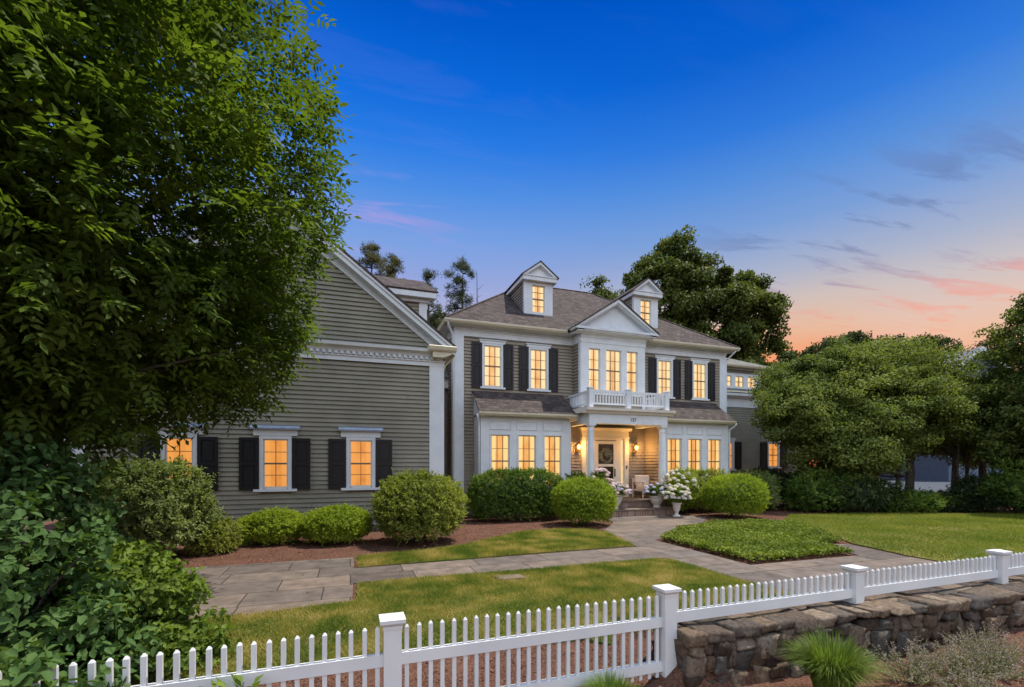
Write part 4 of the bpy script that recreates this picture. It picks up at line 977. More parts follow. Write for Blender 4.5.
# ================================================================== stone wall
def stone(mb_v, mb_q, rn, cx, cy, cz, sx, sy, sz, seed, rough=.12, tone=None):
    """rounded, lumpy block"""
    n = 5; g = np.linspace(-1, 1, n); idx = {}; V = []
    def vid(i, j, k):
        if (i, j, k) not in idx: idx[(i, j, k)] = len(V); V.append((g[i], g[j], g[k]))
        return idx[(i, j, k)]
    Q = []
    for a in range(n-1):
        for b in range(n-1):
            for f, flip in ((0, 0), (n-1, 1)):
                for ax in range(3):
                    q = []
                    for (da, db) in ((0,0),(1,0),(1,1),(0,1)):
                        c = [0,0,0]; c[ax] = f; c[(ax+1) % 3] = a+da; c[(ax+2) % 3] = b+db; q.append(vid(*c))
                    Q.append(q if flip else q[::-1])
    V = np.array(V); r = np.max(np.abs(V), 1, keepdims=True); sph = V/np.linalg.norm(V, axis=1, keepdims=True)
    V = V*.95+sph*1.02*.05; rs_ = np.random.RandomState(seed+77); cw = rs_.uniform(-.26, .26, (2, 2, 2, 3)); t_ = (V+1)/2; V = V+sum((((t_[:, 0] if a else 1-t_[:, 0])*(t_[:, 1] if b else 1-t_[:, 1])*(t_[:, 2] if c else 1-t_[:, 2]))[:, None]*cw[a, b, c]) for a in (0, 1) for b in (0, 1) for c in (0, 1))
    sk = np.random.RandomState(seed).uniform(-.18, .18, (2, 2))
    V = V.copy(); V[:, 0] += sk[0, 0]*V[:, 2]; V[:, 2] += sk[0, 1]*V[:, 0]*.7; V[:, 1] += sk[1, 0]*V[:, 2]*.4
    dsp = vnoise(V, 1.6, seed*1.7)*rough*.5+vnoise(V, 4.1, seed*.7)*rough*.5
    V = V*(1+dsp[:, None]); V = V*np.array([sx, sy, sz])/2+np.array([cx, cy, cz])
    o = sum(len(v) for v in mb_v); mb_v.append(V); mb_q.append(np.array(Q)+o); rn += [random.random() if tone is None else tone]*len(Q)
def stone_wall():
    vs, qs, rn = [], [], []; sd_ = 1
    fy = lambda x: 3.44-.20*sstep(2.9, 8.5, x)   # front face line
    x = 2.86
    while x < 14:                                 # cap stones, two deep
        w = random.uniform(.14, .34); h = random.uniform(.055, .12); dpt = random.uniform(.20, .34); f = fy(x+w/2)
        stone(vs, qs, rn, x+w/2, f+dpt/2-random.uniform(.01, .05), .265-h/2+random.uniform(-.012, .006), w*.99, dpt*1.05, h*1.12, sd_, .09, random.uniform(.35, .95)); sd_ += 1
        x += w*.97
    x = 2.9
    while x < 14:
        w = random.uniform(.22, .45); f = fy(x+w/2)+.24
        stone(vs, qs, rn, x+w/2, (f+3.80)/2, .258-.05, w*1.05, 3.80-f+.1, .10, sd_, .05, random.uniform(.35, .95)); sd_ += 1
        x += w*.97
    zrows = [(.03, .165), (-.13, .03), (-.30, -.13)]
    for ri, (z0, z1) in enumerate(zrows):
        x = 2.90-ri*.03
        while x < 14:
            tall = random.random() < .3 and ri < 2; w = random.uniform(.09, .26); f = fy(x+w/2)
            za = z0-(.13 if tall else 0)+random.uniform(-.035, .03); zb_ = z1+random.uniform(-.03, .02)
            stone(vs, qs, rn, x+w/2, f+.13+random.uniform(-.035, .03), (za+zb_)/2, w*.92, .30, (zb_-za)*.91, sd_, .15); sd_ += 1
            if random.random() < .35: stone(vs, qs, rn, x+w, f+.05, za+.02, .08, .12, .06, sd_+999, .12)
            x += w*.96
    for z0, z1 in zrows:                          # end face beside the post
        y = 3.46
        while y < 3.9:
            w = random.uniform(.12, .22); stone(vs, qs, rn, 2.98, y+w/2, (z0+z1)/2, .26, w*1.03, (z1-z0)*1.06, sd_, .1); sd_ += 1; y += w*.96
    o = raw_mesh('stone_wall', np.vstack(vs), np.vstack(qs), 'fieldstone', None, np.array(rn))
    tag(o, 'low dry-laid brown fieldstone retaining wall with flat capstones beneath the white fence', 'stone wall')
    return o
stone_wall()
mb = MB(); s_, q_, r_ = [], [], []
stone(s_, q_, r_, 2.34, 6.83, .03, .42, .30, .05, 5, .05, .9)
o = raw_mesh('stepping_stone', np.vstack(s_), np.vstack(q_), 'bluestone', None, np.array(r_)); tag(o, 'small flat pale stone set in the lawn between path and picket fence', 'stone')

# ================================================================== shrubs
def shrub(name, label, cat, cx, cy, rx, ry, h, matn, leaf=.05, n=22000, z0=0., squareness=2.4, lump=.08, wleaf=.5, group=None, lumpsc=2.2, core=True, up=.8, stems=5, depth=.78):
    t = thing(name, label, cat, (cx, cy, z0), group)
    d = rdir(int(n*1.2)); d = d[(d[:, 2] > -.75)][:n]; m = len(d)
    p = squareness; rad = (np.abs(d[:, 0])**p+np.abs(d[:, 1])**p+np.abs(d[:, 2])**p)**(-1/p)
    seed = cx*3.3+cy; rr = rad*(1+lump*vnoise(d*np.array([rx, ry, h/2]), lumpsc*1.3, seed)+lump*.8*vnoise(d*np.array([rx, ry, h/2]), lumpsc*4.5, seed+3))
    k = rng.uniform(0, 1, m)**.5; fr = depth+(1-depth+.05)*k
    c = np.array([cx, cy, z0+h*.52]); S_ = np.array([rx, ry, h*.48])
    P = c+d*(rr*fr)[:, None]*S_; P[:, 2] = np.maximum(P[:, 2], z0+.03)
    # leaves sit on short shoots that stick out of the surface
    q = max(1, m//11); sc = P[:q]; sd2 = unit(d[:q]*.9+np.array([0, 0, .35])+rng.normal(size=(q, 3))*.45); ln = leaf*rng.uniform(1.0, 2.6, q)
    far = rng.random(q) < .08; ln[far] *= 1.8
    k11 = 11; u = np.tile(np.linspace(0, 1, k11), (q, 1)); P = (sc[:, None, :]+sd2[:, None, :]*(u*ln[:, None])[..., None]+rng.normal(size=(q, k11, 3))*leaf*.16).reshape(-1, 3)
    al = np.repeat(sd2, k11, 0)*.55; Nn = unit(np.repeat(d[:q], k11, 0)*.8+np.array([0, 0, up]))
    tone = np.repeat(rng.random(q)*.35+.15*k[:q]+.18*vnoise(sc, 3.1, seed), k11)+rng.random(q*k11)*.3+.15*u.ravel()  # outer leaves lighter, inner ones darker: shade by depth put into leaf colour
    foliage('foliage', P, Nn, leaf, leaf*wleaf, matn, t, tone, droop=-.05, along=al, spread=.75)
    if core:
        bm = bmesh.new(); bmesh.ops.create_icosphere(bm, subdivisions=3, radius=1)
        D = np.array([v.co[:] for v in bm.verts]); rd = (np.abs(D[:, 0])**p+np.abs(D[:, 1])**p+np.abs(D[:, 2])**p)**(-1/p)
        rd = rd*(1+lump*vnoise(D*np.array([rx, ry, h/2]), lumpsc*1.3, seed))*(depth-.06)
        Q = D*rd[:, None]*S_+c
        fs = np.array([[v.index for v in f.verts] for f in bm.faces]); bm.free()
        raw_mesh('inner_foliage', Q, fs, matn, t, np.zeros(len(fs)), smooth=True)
    mb = MB()
    for i in range(stems):
        a = i*2*math.pi/stems+.3; mb.tube([(cx+.05*math.cos(a), cy+.05*math.sin(a), z0-.05), (cx+rx*.3*math.cos(a), cy+ry*.3*math.sin(a), z0+h*.3), (cx+rx*.6*math.cos(a), cy+ry*.6*math.sin(a), z0+h*.6)], [.025, .018, .008], 5)
    mb.build('stems', 'bark', t)
    return t

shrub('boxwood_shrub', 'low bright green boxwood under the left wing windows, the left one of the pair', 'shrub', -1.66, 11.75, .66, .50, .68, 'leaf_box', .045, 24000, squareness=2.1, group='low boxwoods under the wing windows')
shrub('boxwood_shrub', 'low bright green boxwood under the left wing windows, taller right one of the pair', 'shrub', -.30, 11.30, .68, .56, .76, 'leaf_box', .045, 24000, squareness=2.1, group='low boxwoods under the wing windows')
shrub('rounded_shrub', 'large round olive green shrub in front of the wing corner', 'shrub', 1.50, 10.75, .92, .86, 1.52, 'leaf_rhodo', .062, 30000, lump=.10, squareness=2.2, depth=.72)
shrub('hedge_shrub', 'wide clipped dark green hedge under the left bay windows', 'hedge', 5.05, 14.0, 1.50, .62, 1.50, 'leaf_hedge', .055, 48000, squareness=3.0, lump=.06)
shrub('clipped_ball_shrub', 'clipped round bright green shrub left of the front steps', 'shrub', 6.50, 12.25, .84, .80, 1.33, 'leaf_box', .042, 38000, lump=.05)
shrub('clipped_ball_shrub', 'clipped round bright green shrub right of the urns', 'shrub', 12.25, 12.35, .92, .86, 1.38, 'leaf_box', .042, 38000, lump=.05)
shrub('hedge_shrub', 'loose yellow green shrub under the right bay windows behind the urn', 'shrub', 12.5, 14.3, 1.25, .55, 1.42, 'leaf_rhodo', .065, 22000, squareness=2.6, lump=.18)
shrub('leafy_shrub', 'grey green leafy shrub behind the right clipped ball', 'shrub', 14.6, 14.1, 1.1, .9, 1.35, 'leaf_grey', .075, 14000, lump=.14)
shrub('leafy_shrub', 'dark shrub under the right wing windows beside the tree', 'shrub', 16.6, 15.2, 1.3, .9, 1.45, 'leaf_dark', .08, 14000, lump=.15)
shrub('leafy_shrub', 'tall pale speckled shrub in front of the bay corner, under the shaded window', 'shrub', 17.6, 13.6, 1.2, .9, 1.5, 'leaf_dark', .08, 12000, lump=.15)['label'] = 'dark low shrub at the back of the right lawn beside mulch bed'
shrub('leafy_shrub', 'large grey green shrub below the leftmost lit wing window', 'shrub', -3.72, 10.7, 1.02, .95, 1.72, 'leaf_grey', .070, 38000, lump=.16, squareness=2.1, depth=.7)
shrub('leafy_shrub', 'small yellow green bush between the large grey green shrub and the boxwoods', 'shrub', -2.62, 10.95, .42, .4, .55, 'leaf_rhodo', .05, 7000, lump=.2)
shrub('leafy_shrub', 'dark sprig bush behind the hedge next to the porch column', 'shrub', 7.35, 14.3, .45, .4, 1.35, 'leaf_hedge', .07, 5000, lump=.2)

# big-leaved viburnum in the lower left corner
def viburnum():
    t = thing('viburnum_shrub', 'large dark green broad-leaved shrub filling the lower left corner behind the fence', 'shrub', (-2.7, 5.0, -.1))
    ells = [(-2.55, 4.75, .65, .80, .75, .95), (-3.0, 5.3, 1.1, .9, .9, 1.05), (-2.05, 4.5, .25, .5, .45, .55), (-3.6, 5.0, .9, .9, .9, 1.15), (-2.5, 4.2, .0, .7, .6, .5), (-3.1, 4.2, .25, .9, .7, .7), (-2.75, 3.85, -.15, .62, .45, .45), (-1.80, 3.60, .25, .40, .42, .45), (-1.62, 3.5, .10, .25, .2, .4)]
    P, Nn, tone, Cc = clumpy(ells, 1200, 27, .09, .5)
    k = (P[:, 1] > 3.70) | ((P[:, 0] < -1.35) & (P[:, 1] < 3.60)); P, Nn, tone = P[k], Nn[k], tone[k]
    foliage('foliage', P, Nn, .080, .052, 'leaf_viburnum', t, .35+tone+rng.random(len(P))*.3, droop=.35, fold=.18, oval=True)
    mb = MB()
    for i in range(26):
        c = Cc[i*9 % len(Cc)]; mb.tube([(-2.8+random.uniform(-.3,.3), 5.0+random.uniform(-.2,.2), -.2), (c[0]*.5-1.4, c[1]*.5+2.45, c[2]*.5+.1), tuple(c)], [.018, .012, .005], 5)
    mb.build('stems', 'bark', t)
viburnum()
def bright_shrub():
    t = thing('leafy_shrub', 'sunlit bright green leafy shrub between fence and patio at lower left', 'shrub', (-1.5, 5.2, -.05))
    ells = [(-1.85, 5.25, .42, .50, .50, .52), (-1.5, 5.15, .05, .42, .45, .36), (-2.15, 5.5, .5, .5, .5, .6)]
    P, Nn, tone, Cc = clumpy(ells, 520, 16, .065, .4)
    foliage('foliage', P, Nn, .070, .048, 'leaf_bright', t, .4+tone+rng.random(len(P))*.25, droop=.2, oval=True)
    mb = MB()
    for i in range(16):
        c = Cc[i*7 % len(Cc)]; mb.tube([(-1.5+random.uniform(-.2,.2), 5.2, -.15), ((c[0]-1.5)/2, (c[1]+5.2)/2, c[2]*.5), tuple(c)], [.014, .01, .004], 5)
    mb.build('stems', 'bark', t)
bright_shrub()
def sprig(x, y, z, n, L, label, name='small_plant', m='leaf_bright', h=.3):
    t = thing(name, label, 'plant', (x, y, z)); P = []; Nn = []; Al = []; mb = MB()
    for i in range(n):
        a = random.uniform(0, 6.28); r = random.uniform(.02, .12); top = Vector((x+r*math.cos(a)*1.6, y+r*math.sin(a), z+h*random.uniform(.6, 1.1)))
        mb.tube([(x, y, z-.03), top], [.005, .003], 4)
        for k in range(9):
            q = Vector((x, y, z)).lerp(top, .35+.65*k/8); b = random.uniform(0, 6.28); P.append(q[:]); Al.append((math.cos(b)*.8, math.sin(b)*.8, .7)); Nn.append((0, 0, 1))
    P = np.array(P); foliage('foliage', P, np.array(Nn, float), L, L*.38, m, t, .4+rng.random(len(P))*.6, droop=0, along=np.array(Al)*1.5, spread=.4)
    mb.build('stems', 'bark', t)
sprig(.47, 3.52, -.27, 7, .085, 'small plant with pointed yellow green leaves at the foot of the fence', h=.33)
sprig(.18, 3.40, -.27, 5, .07, 'low leafy sprig beside the foreground fence post', h=.2)
sprig(-.75, 3.50, -.12, 8, .11, 'bright green leafy sprig poking through the pickets at lower left', h=.45)

# pachysandra bed
def cover():
    BED = [(6.78,6.46),(9.35,6.44),(9.6,7.5),(10.5,7.5),(12.0,9.6),(11.6,10.7),(10.4,11.0),(9.2,10.7),(8.0,10.0),(6.85,9.1)]
    n = 34000; X_ = rng.uniform(6.7, 12.1, n*2); Y_ = rng.uniform(6.4, 11.1, n*2); k = inside(BED, X_, Y_); X_, Y_ = X_[k][:n], Y_[k][:n]; m = len(X_)
    P = np.column_stack([X_, Y_, np.zeros(m)]); hh = .13+.05*vnoise(P, 2.3)+.04*vnoise(P, 6.)
    P[:, 2] = hh*rng.uniform(.35, 1.1, m)
    a = rng.uniform(0, 6.28, m)
    o = foliage('ground_cover', P, np.tile([0., 0, 1.], (m, 1)), .085, .04, 'cover', None, rng.random(m)*.8+.2*vnoise(P, 4.), droop=0, along=np.column_stack([np.cos(a), np.sin(a), np.full(m, .7)]), spread=.5)
    tag(o, 'dense bright green leafy ground cover in the bed between the stone paths', 'ground cover', kind='stuff')
cover()

# ornamental grasses
def orn(x, y, z, n, L, label, spread=.55):
    t = thing('ornamental_grass', label, 'ornamental grass', (x, y, z)); V = []; Q = []; o = 0
    a = rng.uniform(0, 6.28, n); out = rng.uniform(.05, 1, n)**.8*spread; ln = L*rng.uniform(.6, 1.1, n); w = rng.uniform(.002, .0045, n)
    seg = 6; ts = np.linspace(0, 1, seg)
    dirs = np.column_stack([np.cos(a), np.sin(a), np.zeros(n)]); base = np.array([x, y, z])+dirs*(rng.uniform(0, 1, n)**.5*L*.2)[:, None]
    side = np.column_stack([-np.sin(a), np.cos(a), np.zeros(n)])
    pts = []
    for tt in ts:
        p = base+dirs*(ln*out*(tt**1.4))[:, None]; p[:, 2] += ln*(tt*1.0-(.30+1.1*out)*tt**2.2*.75)
        pts.append(p)
    pts = np.stack(pts, 1); ww = (w[:, None]*(1-ts[None]**2*.9))[..., None]*side[:, None, :]
    V = np.stack([pts-ww, pts+ww], 2).reshape(n, seg*2, 3)
    q = np.array([[2*i, 2*i+1, 2*i+3, 2*i+2] for i in range(seg-1)]); Q = (q[None]+np.arange(n)[:, None, None]*seg*2).reshape(-1, 4)
    raw_mesh('blades', V.reshape(-1, 3), Q, 'orn_grass', t, np.repeat(rng.random(n), seg-1))
orn(3.95, 2.90, -.18, 3000, .70, 'fountain of fine green ornamental grass in front of the stone wall', .5)
orn(2.02, 3.34, -.30, 1800, .52, 'green ornamental grass clump in front of the fence beside its tall post', .62)

# russian sage
def sage(x, y, z, label, n=90, h=.38, w=.28):
    t = thing('sage_plant', label, 'plant', (x, y, z)); mb = MB(); P = []; T = []; LP = []
    for i in range(n):
        a = random.uniform(0, 6.28); o = random.uniform(.1, 1); top = Vector((x+math.cos(a)*w*o*1.3, y+math.sin(a)*w*o*.9, z+h*random.uniform(.65, 1.1)*(1.1-.45*o)))
        b = Vector((x+math.cos(a)*w*o*.35, y+math.sin(a)*w*o*.3, z)); mid = b.lerp(top, .5)+Vector((0, 0, .03))
        mb.tube([b, mid, top], [.0028, .0022, .001], 4, cap=False)
        for k in range(34):
            q = b.lerp(top, random.uniform(.45, 1)); P.append((q+Vector((random.gauss(0,.006), random.gauss(0,.006), 0)))[:])
        for k in range(24):
            q = b.lerp(top, random.uniform(.05, .7)); LP.append((q+Vector((random.gauss(0,.02), random.gauss(0,.02), random.gauss(0,.01))))[:])
    mb.build('stems', 'sage_leaf', t)
    P = np.array(P); foliage('flower_spikes', P, np.tile([0., 0, 1.], (len(P), 1)), .016, .008, 'sage', t, None, droop=0)
    LP = np.array(LP); foliage('foliage', LP, np.tile([0., 0, 1.], (len(LP), 1)), .028, .010, 'sage_leaf', t, None, droop=-.3)
for i, (a, b, s, l) in enumerate([(4.95,2.90,1.0,'wispy greyish pink sage plant in front of the stone wall beside the ornamental grass'), (5.45,2.80,1.0,'wispy grey sage plant second along the stone wall from the ornamental grass'),
                                 (5.85,2.72,1.05,'bushy grey sage plant at the right edge before the stone wall'), (5.0,2.45,.7,'low grey green sage plant nearest the camera at lower right'), (6.2,2.9,1.0,'grey sage plant against the wall at the right border of the picture')]):
    sage(a, b, -.22, l, int(55*s), .36*s, .46*s)

# ---- potted hydrangeas ------------------------------------------------------
def flowers(parent, heads, matn, r=.075, per=150):
    P = []; N_ = []
    for h in heads:
        d = rdir(per); d[:, 2] = np.abs(d[:, 2])*1.1-.25; d = unit(d); P.append(np.array(h)+d*r*rng.uniform(.8, 1.05, (per, 1))*np.array([1, 1, .8])); N_.append(d)
    P = np.vstack(P); N_ = np.vstack(N_); D = np.cross(N_, rdir(len(P)))
    V, Q = leaves(P-D*.012, N_, D, .028, .026, .05); raw_mesh('flower_heads', V, Q, matn, parent, rng.random(len(P)))
def urn(name, x, y, z, kind, label, fl, spread, hgt, group, nhead=26):
    t = thing(name, label, 'planter', (x, y, z), group)
    if kind == 'bowl': prof = [(.13,0),(.14,.03),(.10,.06),(.12,.10),(.20,.20),(.235,.30),(.24,.36),(.27,.38),(.27,.42),(.23,.42)]
    else: prof = [(.13,0),(.13,.04),(.07,.07),(.05,.12),(.06,.16),(.11,.24),(.125,.36),(.14,.42),(.165,.45),(.165,.48),(.13,.48)]
    MB().lathe(prof, x, y, z, 28).build('urn', 'urn_stone', t, smooth=True)
    top = z+prof[-1][1]; c = np.array([x, y, top+hgt*.5]); S_ = np.array([spread, spread*.85, hgt*.6])
    d = rdir(4200); d = d[d[:, 2] > -.6]; P = c+d*S_*rng.uniform(.3, .98, (len(d), 1)); foliage('foliage', P, unit(d+[0, 0, .5]), .065, .035, 'leaf_bright' if kind != 'bowl' else 'leaf_hedge', t, None, droop=0, along=d)
    for fm, share in fl:
        k = int(nhead*share); dd = rdir(k*4); dd = dd[(dd[:, 2] > -.35) & (dd[:, 1] < .5)][:k]
        flowers(t, c+dd*S_*rng.uniform(.92, 1.12, (len(dd), 1)), fm)
    return t
urn('planter_urn', 10.30, 13.95, .25, 'bowl', 'squat stone bowl planter with lilac hydrangeas on the lower step', [('petal_lilac', 1.0)], .46, .36, 'hydrangea planters by the steps')
urn('planter_urn', 10.42, 13.02, .02, 'tall', 'tall footed stone urn with white hydrangeas on the paving before the steps', [('petal_cream', .45), ('petal_white', .8)], .44, .50, 'hydrangea planters by the steps', 40)
urn('planter_urn', 8.62, 14.0, .25, 'bowl', 'planter of pale pink and lilac hydrangeas left of the steps behind the clipped shrub', [('petal_lilac', .5), ('petal_pink', 1.1)], .50, .42, 'hydrangea planters by the steps', 34)
t = thing('hydrangea_bush', 'pale pink hydrangea beside the porch column behind the clipped shrub', 'hydrangea', (8.0, 13.9, 0))
ee = [(7.95, 13.9, .9, .36, .34, .70)]; P, Nn, tone, Cc = clumpy(ee, 120, 22, .08, .4); foliage('foliage', P, Nn, .075, .045, 'leaf_hedge', t)
dd = rdir(120); dd = dd[(dd[:, 2] > -.1) & (dd[:, 1] < .6)][:36]; flowers(t, np.array([7.98, 13.85, 1.0])+dd*np.array([.42, .36, .62]), 'petal_pink', .08)
t = thing('hydrangea_bush', 'white flowering hydrangea bush behind the tall urn', 'hydrangea', (11.2, 13.6, 0))
ee = [(11.15, 13.7, .95, .60, .5, .72)]; P, Nn, tone, Cc = clumpy(ee, 200, 22, .09, .4); foliage('foliage', P, Nn, .075, .045, 'leaf_box', t)
dd = rdir(160); dd = dd[(dd[:, 2] > -.1) & (dd[:, 1] < .5)][:46]; flowers(t, np.array([11.0, 13.65, .9])+dd*np.array([.68, .5, .68]), 'petal_white', .075)

# ================================================================== trees
def broad_tree(name, label, base, h, r0, ells, nclump, per, cr, leaf, matn, wl=.6, group=None, shell=.5, limbs=26, bark='bark', lean=(0, 0), flat=.7, toff=0., trunks=None, droop=.3):
    t = thing(name, label, 'tree', (base[0], base[1], 0), group)
    P, Nn, tone, Cc = clumpy(ells, nclump, per, cr, shell, flat)
    k = P[:, 2] > .15; P, Nn, tone = P[k], Nn[k], tone[k]
    foliage('crown', P, Nn, leaf, leaf*wl, matn, t, .42+toff+tone+rng.random(len(P))*.32-.1, droop=droop)
    mb = MB()
    for (bx, by, rr) in (trunks or [(base[0], base[1], r0)]):
        limb_tubes(mb, (bx, by, -.1), (bx+lean[0], by+lean[1], h), rr, Cc, limbs)
    mb.build('trunk', bark, t, smooth=True); return t

def rel(px, t):   # point at a picture bearing and depth, used for far things only
    x = (px-512)/465*t; return (C*x+S*t, -S*x+C*t)

# large ash at the left, compound leaves
def ash():
    K = .78; bx, by = -4.75*K, 8.1*K
    t = thing('ash_tree', 'huge dark green ash tree filling the upper left in front of the wing', 'tree', (bx, by, 0))
    ells = [(-3.72, 9.05, 7.0, 3.45, 3.45, 4.7), (-5.2, 8.0, 7.5, 3.6, 3.2, 4.6), (-5.4, 6.2, 5.2, 3.0, 2.4, 3.4), (-3.4, 9.9, 4.5, 2.6, 2.2, 2.0), (-6.2, 7.2, 3.5, 2.6, 2.2, 2.4), (-5.0, 9.2, 3.6, 1.6, 1.6, 1.6), (-7.6, 9.6, 2.9, 2.2, 2.0, 2.0), (-6.6, 6.6, 2.6, 1.8, 1.6, 1.6), (-4.3, 8.0, 2.7, 1.5, 1.3, 1.1), (-5.4, 8.4, 2.4, 1.5, 1.3, 1.2)]
    ells = [(a*K, b*K, 1.8+(c-1.8)*K, d*K, e*K, f*K) for a, b, c, d, e, f in ells]
    Cc, Cn = in_ellipsoids(7600, ells, .42)
    Cc = Cc[(Cc[:, 1] > 3.4)]; Cn = unit(Cc-np.array([-3.4, 6.5, 4.9]))
    # ragged outline
    keep = vnoise(Cc, 1.2, 2.)+rng.random(len(Cc))*.9 > -.25; Cc, Cn = Cc[keep], Cn[keep]; m = len(Cc)
    per = 6; D = unit(np.repeat(Cn, per, 0)*.75+rng.normal(size=(m*per, 3))*.75+np.array([0, 0, -.12])); B = np.repeat(Cc, per, 0)+rng.normal(size=(m*per, 3))*.10
    Lr = rng.uniform(.20, .34, m*per); ton = np.repeat(rng.uniform(-.22, .22, m), per)+rng.uniform(-.1, .1, m*per)
    side = unit(np.cross(D, np.array([0, 0, 1.])+rng.normal(size=(m*per, 3))*.3)); up = np.cross(side, D)
    Ps, Ds, Ns, Tn = [], [], [], []
    for k, (f, s) in enumerate([(.25,1),(.25,-1),(.5,1),(.5,-1),(.75,1),(.75,-1),(1,0)]):
        Ps.append(B+D*(Lr*f)[:, None]); Ds.append(unit(D*.55+side*s*.85-np.array([0, 0, .18])) if s else D); Ns.append(-up if False else up); Tn.append(ton)
    P = np.vstack(Ps); Dd = np.vstack(Ds); Nn = np.vstack(Ns); Tn = np.concatenate(Tn); n = len(P)
    V, Q = leaves(P, unit(Nn+rng.normal(size=(n, 3))*.2), Dd, rng.uniform(.070, .135, n), rng.uniform(.034, .056, n), .15)
    raw_mesh('crown', V, Q, 'leaf_ash', t, .42+Tn+rng.random(n)*.25)
    mb = MB(); limb_tubes(mb, (bx, by, -.15), (bx+.2, by+.3, 7.6), .18, Cc, 90, 6, .26, .3); mb.build('trunk', 'bark', t, smooth=True)
    return t
ash()

def E(px, t, z, rx, ry, rz): x, y = rel(px, t); return (x, y, z, rx, ry, rz)
G_R = 'trees beyond the right lawn'
b = rel(908, 19.5)
broad_tree('spreading_tree', 'broad green multi-stemmed tree beyond the right lawn, beside the house corner', b, 6.0, .12,
    [E(835,19.5,4.5,2.4,2.2,2.1), E(880,20.5,4.9,2.5,2.4,2.4), E(797,18.5,3.8,1.7,1.6,1.3), E(850,18.5,3.1,2.3,1.8,1.5), E(900,19,3.9,2.2,2,1.9), E(790,19.8,4.9,1.3,1.4,1.3), E(850,19.5,5.9,1.2,1.2,1.2), E(832,18.3,2.3,1.4,1.5,1.5), E(862,18.2,2.4,1.5,1.4,1.4)],
    800, 190, .32, .12, 'leaf_right', trunks=[(b[0], b[1], .12), (b[0]+.35, b[1]+.1, .10), (b[0]-.3, b[1]+.2, .09)], group=G_R, shell=.42, flat=.5, toff=.06)
b = rel(965, 19.5)
broad_tree('spreading_tree', 'broad green multi-stemmed tree beyond the right lawn, beneath the blue grey gable', b, 6.0, .1,
    [E(922,20.5,4.8,1.8,2.0,2.0), E(965,21,3.5,2.0,2.0,1.8), E(920,19.5,4.0,1.9,1.7,1.6), E(960,19.5,3.9,2.0,1.7,1.5)],
    480, 190, .32, .12, 'leaf_right', trunks=[(b[0]-1.1, b[1]-.3, .05), (b[0]+.15, b[1]-.4, .05), (b[0]+1.7, b[1]-.1, .05), (b[0], b[1], .07), (b[0]+.4, b[1]+.1, .07), (b[0]-.5, b[1]+.1, .07), (b[0]+.8, b[1]-.2, .06), (b[0]-.8, b[1], .06), (b[0]+1.3, b[1], .07)], group=G_R, shell=.42, flat=.5, toff=.06)
b = rel(1040, 17)
broad_tree('tall_shade_tree', 'tall dark tree cut by the right edge of the picture', b, 9, .2,
    [E(1062,17,5.4,2.0,2.2,3.2), E(1040,17.2,4.0,1.3,1.5,2.2), E(1075,16.5,3.2,2.4,2.2,2.6), E(1025,17,3.0,1.4,1.4,1.6)], 420, 200, .27, .13, 'leaf_right', toff=-.04, shell=.45, flat=.6)
for i, (px, tt, rx, h, lb) in enumerate([(820,17.6,1.3,1.35,'dark understorey shrub at the foot of the broad tree near the house'), (858,17.4,1.5,1.2,'dark understorey shrub beneath the middle of the broad tree'),
                                 (905,17.6,1.3,.62,'low dark shrub in front of the broad tree stems'), (990,17.4,1.3,1.2,'dark shrub below the tall tree at the right edge'), (1030,16.6,1.6,1.8,'dark shrub cut by the right edge of the picture beyond the lawn'), (945,18,1.4,.55,'lowest dark shrub before the thin tree stems')]):
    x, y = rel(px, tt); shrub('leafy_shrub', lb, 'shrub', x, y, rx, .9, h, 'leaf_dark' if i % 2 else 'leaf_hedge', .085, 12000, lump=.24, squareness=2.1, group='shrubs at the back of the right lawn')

# big oak behind the main block
b = rel(690, 36)
broad_tree('oak_tree', 'massive dark oak rising behind the right half of the main roof', b, 15, .5,
    [E(664,36,14.8,2.9,3.4,4.0), E(698,36,12.8,4.3,4.2,4.8), E(735,36,12.6,2.9,3.2,4.0), E(648,35,11,2.0,3.0,3.0), E(748,37,9.0,2.9,3,3.4), E(700,34.5,8.5,4.6,3.5,3.5), E(765,35,6.2,1.6,2.3,2.6), E(668,36,17.2,2.2,2.4,2.0), E(760,36,13.3,1.3,1.6,1.6)],
    430, 320, .48, .27, 'leaf_oak', shell=.45, limbs=50, flat=.62)
b = rel(602, 42)
broad_tree('background_tree', 'small treetop peeking over the ridge between the two dormers', b, 15, .2, [E(603,42,15.6,2.4,2,1.8), E(597,42,17.6,.9,.9,1.1)], 110, 60, .42, .28, 'leaf_oak', group='background trees', limbs=14, toff=.1, shell=.2)
b = rel(442, 45)
broad_tree('background_tree', 'low rounded tree behind the roofs between wing and main block', b, 13, .2, [E(440,45,14.4,2.2,2,1.8), E(428,45,13.0,1.6,1.6,1.5), E(458,45,13.2,2.0,1.6,1.3)], 200, 60, .42, .28, 'leaf_oak', group='background trees', limbs=14, toff=.15, shell=.3)
for i, (px, top, tt, w, lb) in enumerate([(800,352,60,2.6,'distant tree between oak and broad tree'), (828,340,55,2.4,'distant dark treetop above left shoulder of the broad tree'), (850,334,62,2.6,'distant treetop above the middle of the broad tree'),
                                 (880,336,60,2.8,'distant treetop above the right shoulder of the broad tree'), (905,338,64,2.2,'distant treetop left of the blue grey gable'), (930,337,62,3.2,'distant rounded treetop just left of the blue grey gable'), (1000,338,66,3.0,'distant treetop right of the blue grey gable')]):
    z = 1.8+(464-top)/465*tt; b = rel(px, tt)
    broad_tree('distant_tree', lb, b, z-1, .2, [E(px,tt,z-2.2,w,w,2.2), E(px-8,tt,z-5,w*1.4,w,3.4), E(px+6,tt,z-.7,w*.4,w*.5,.8)], 150, 55, .5, .36, 'leaf_dark', group='distant tree line on the right', limbs=8, shell=.25, toff=.15)

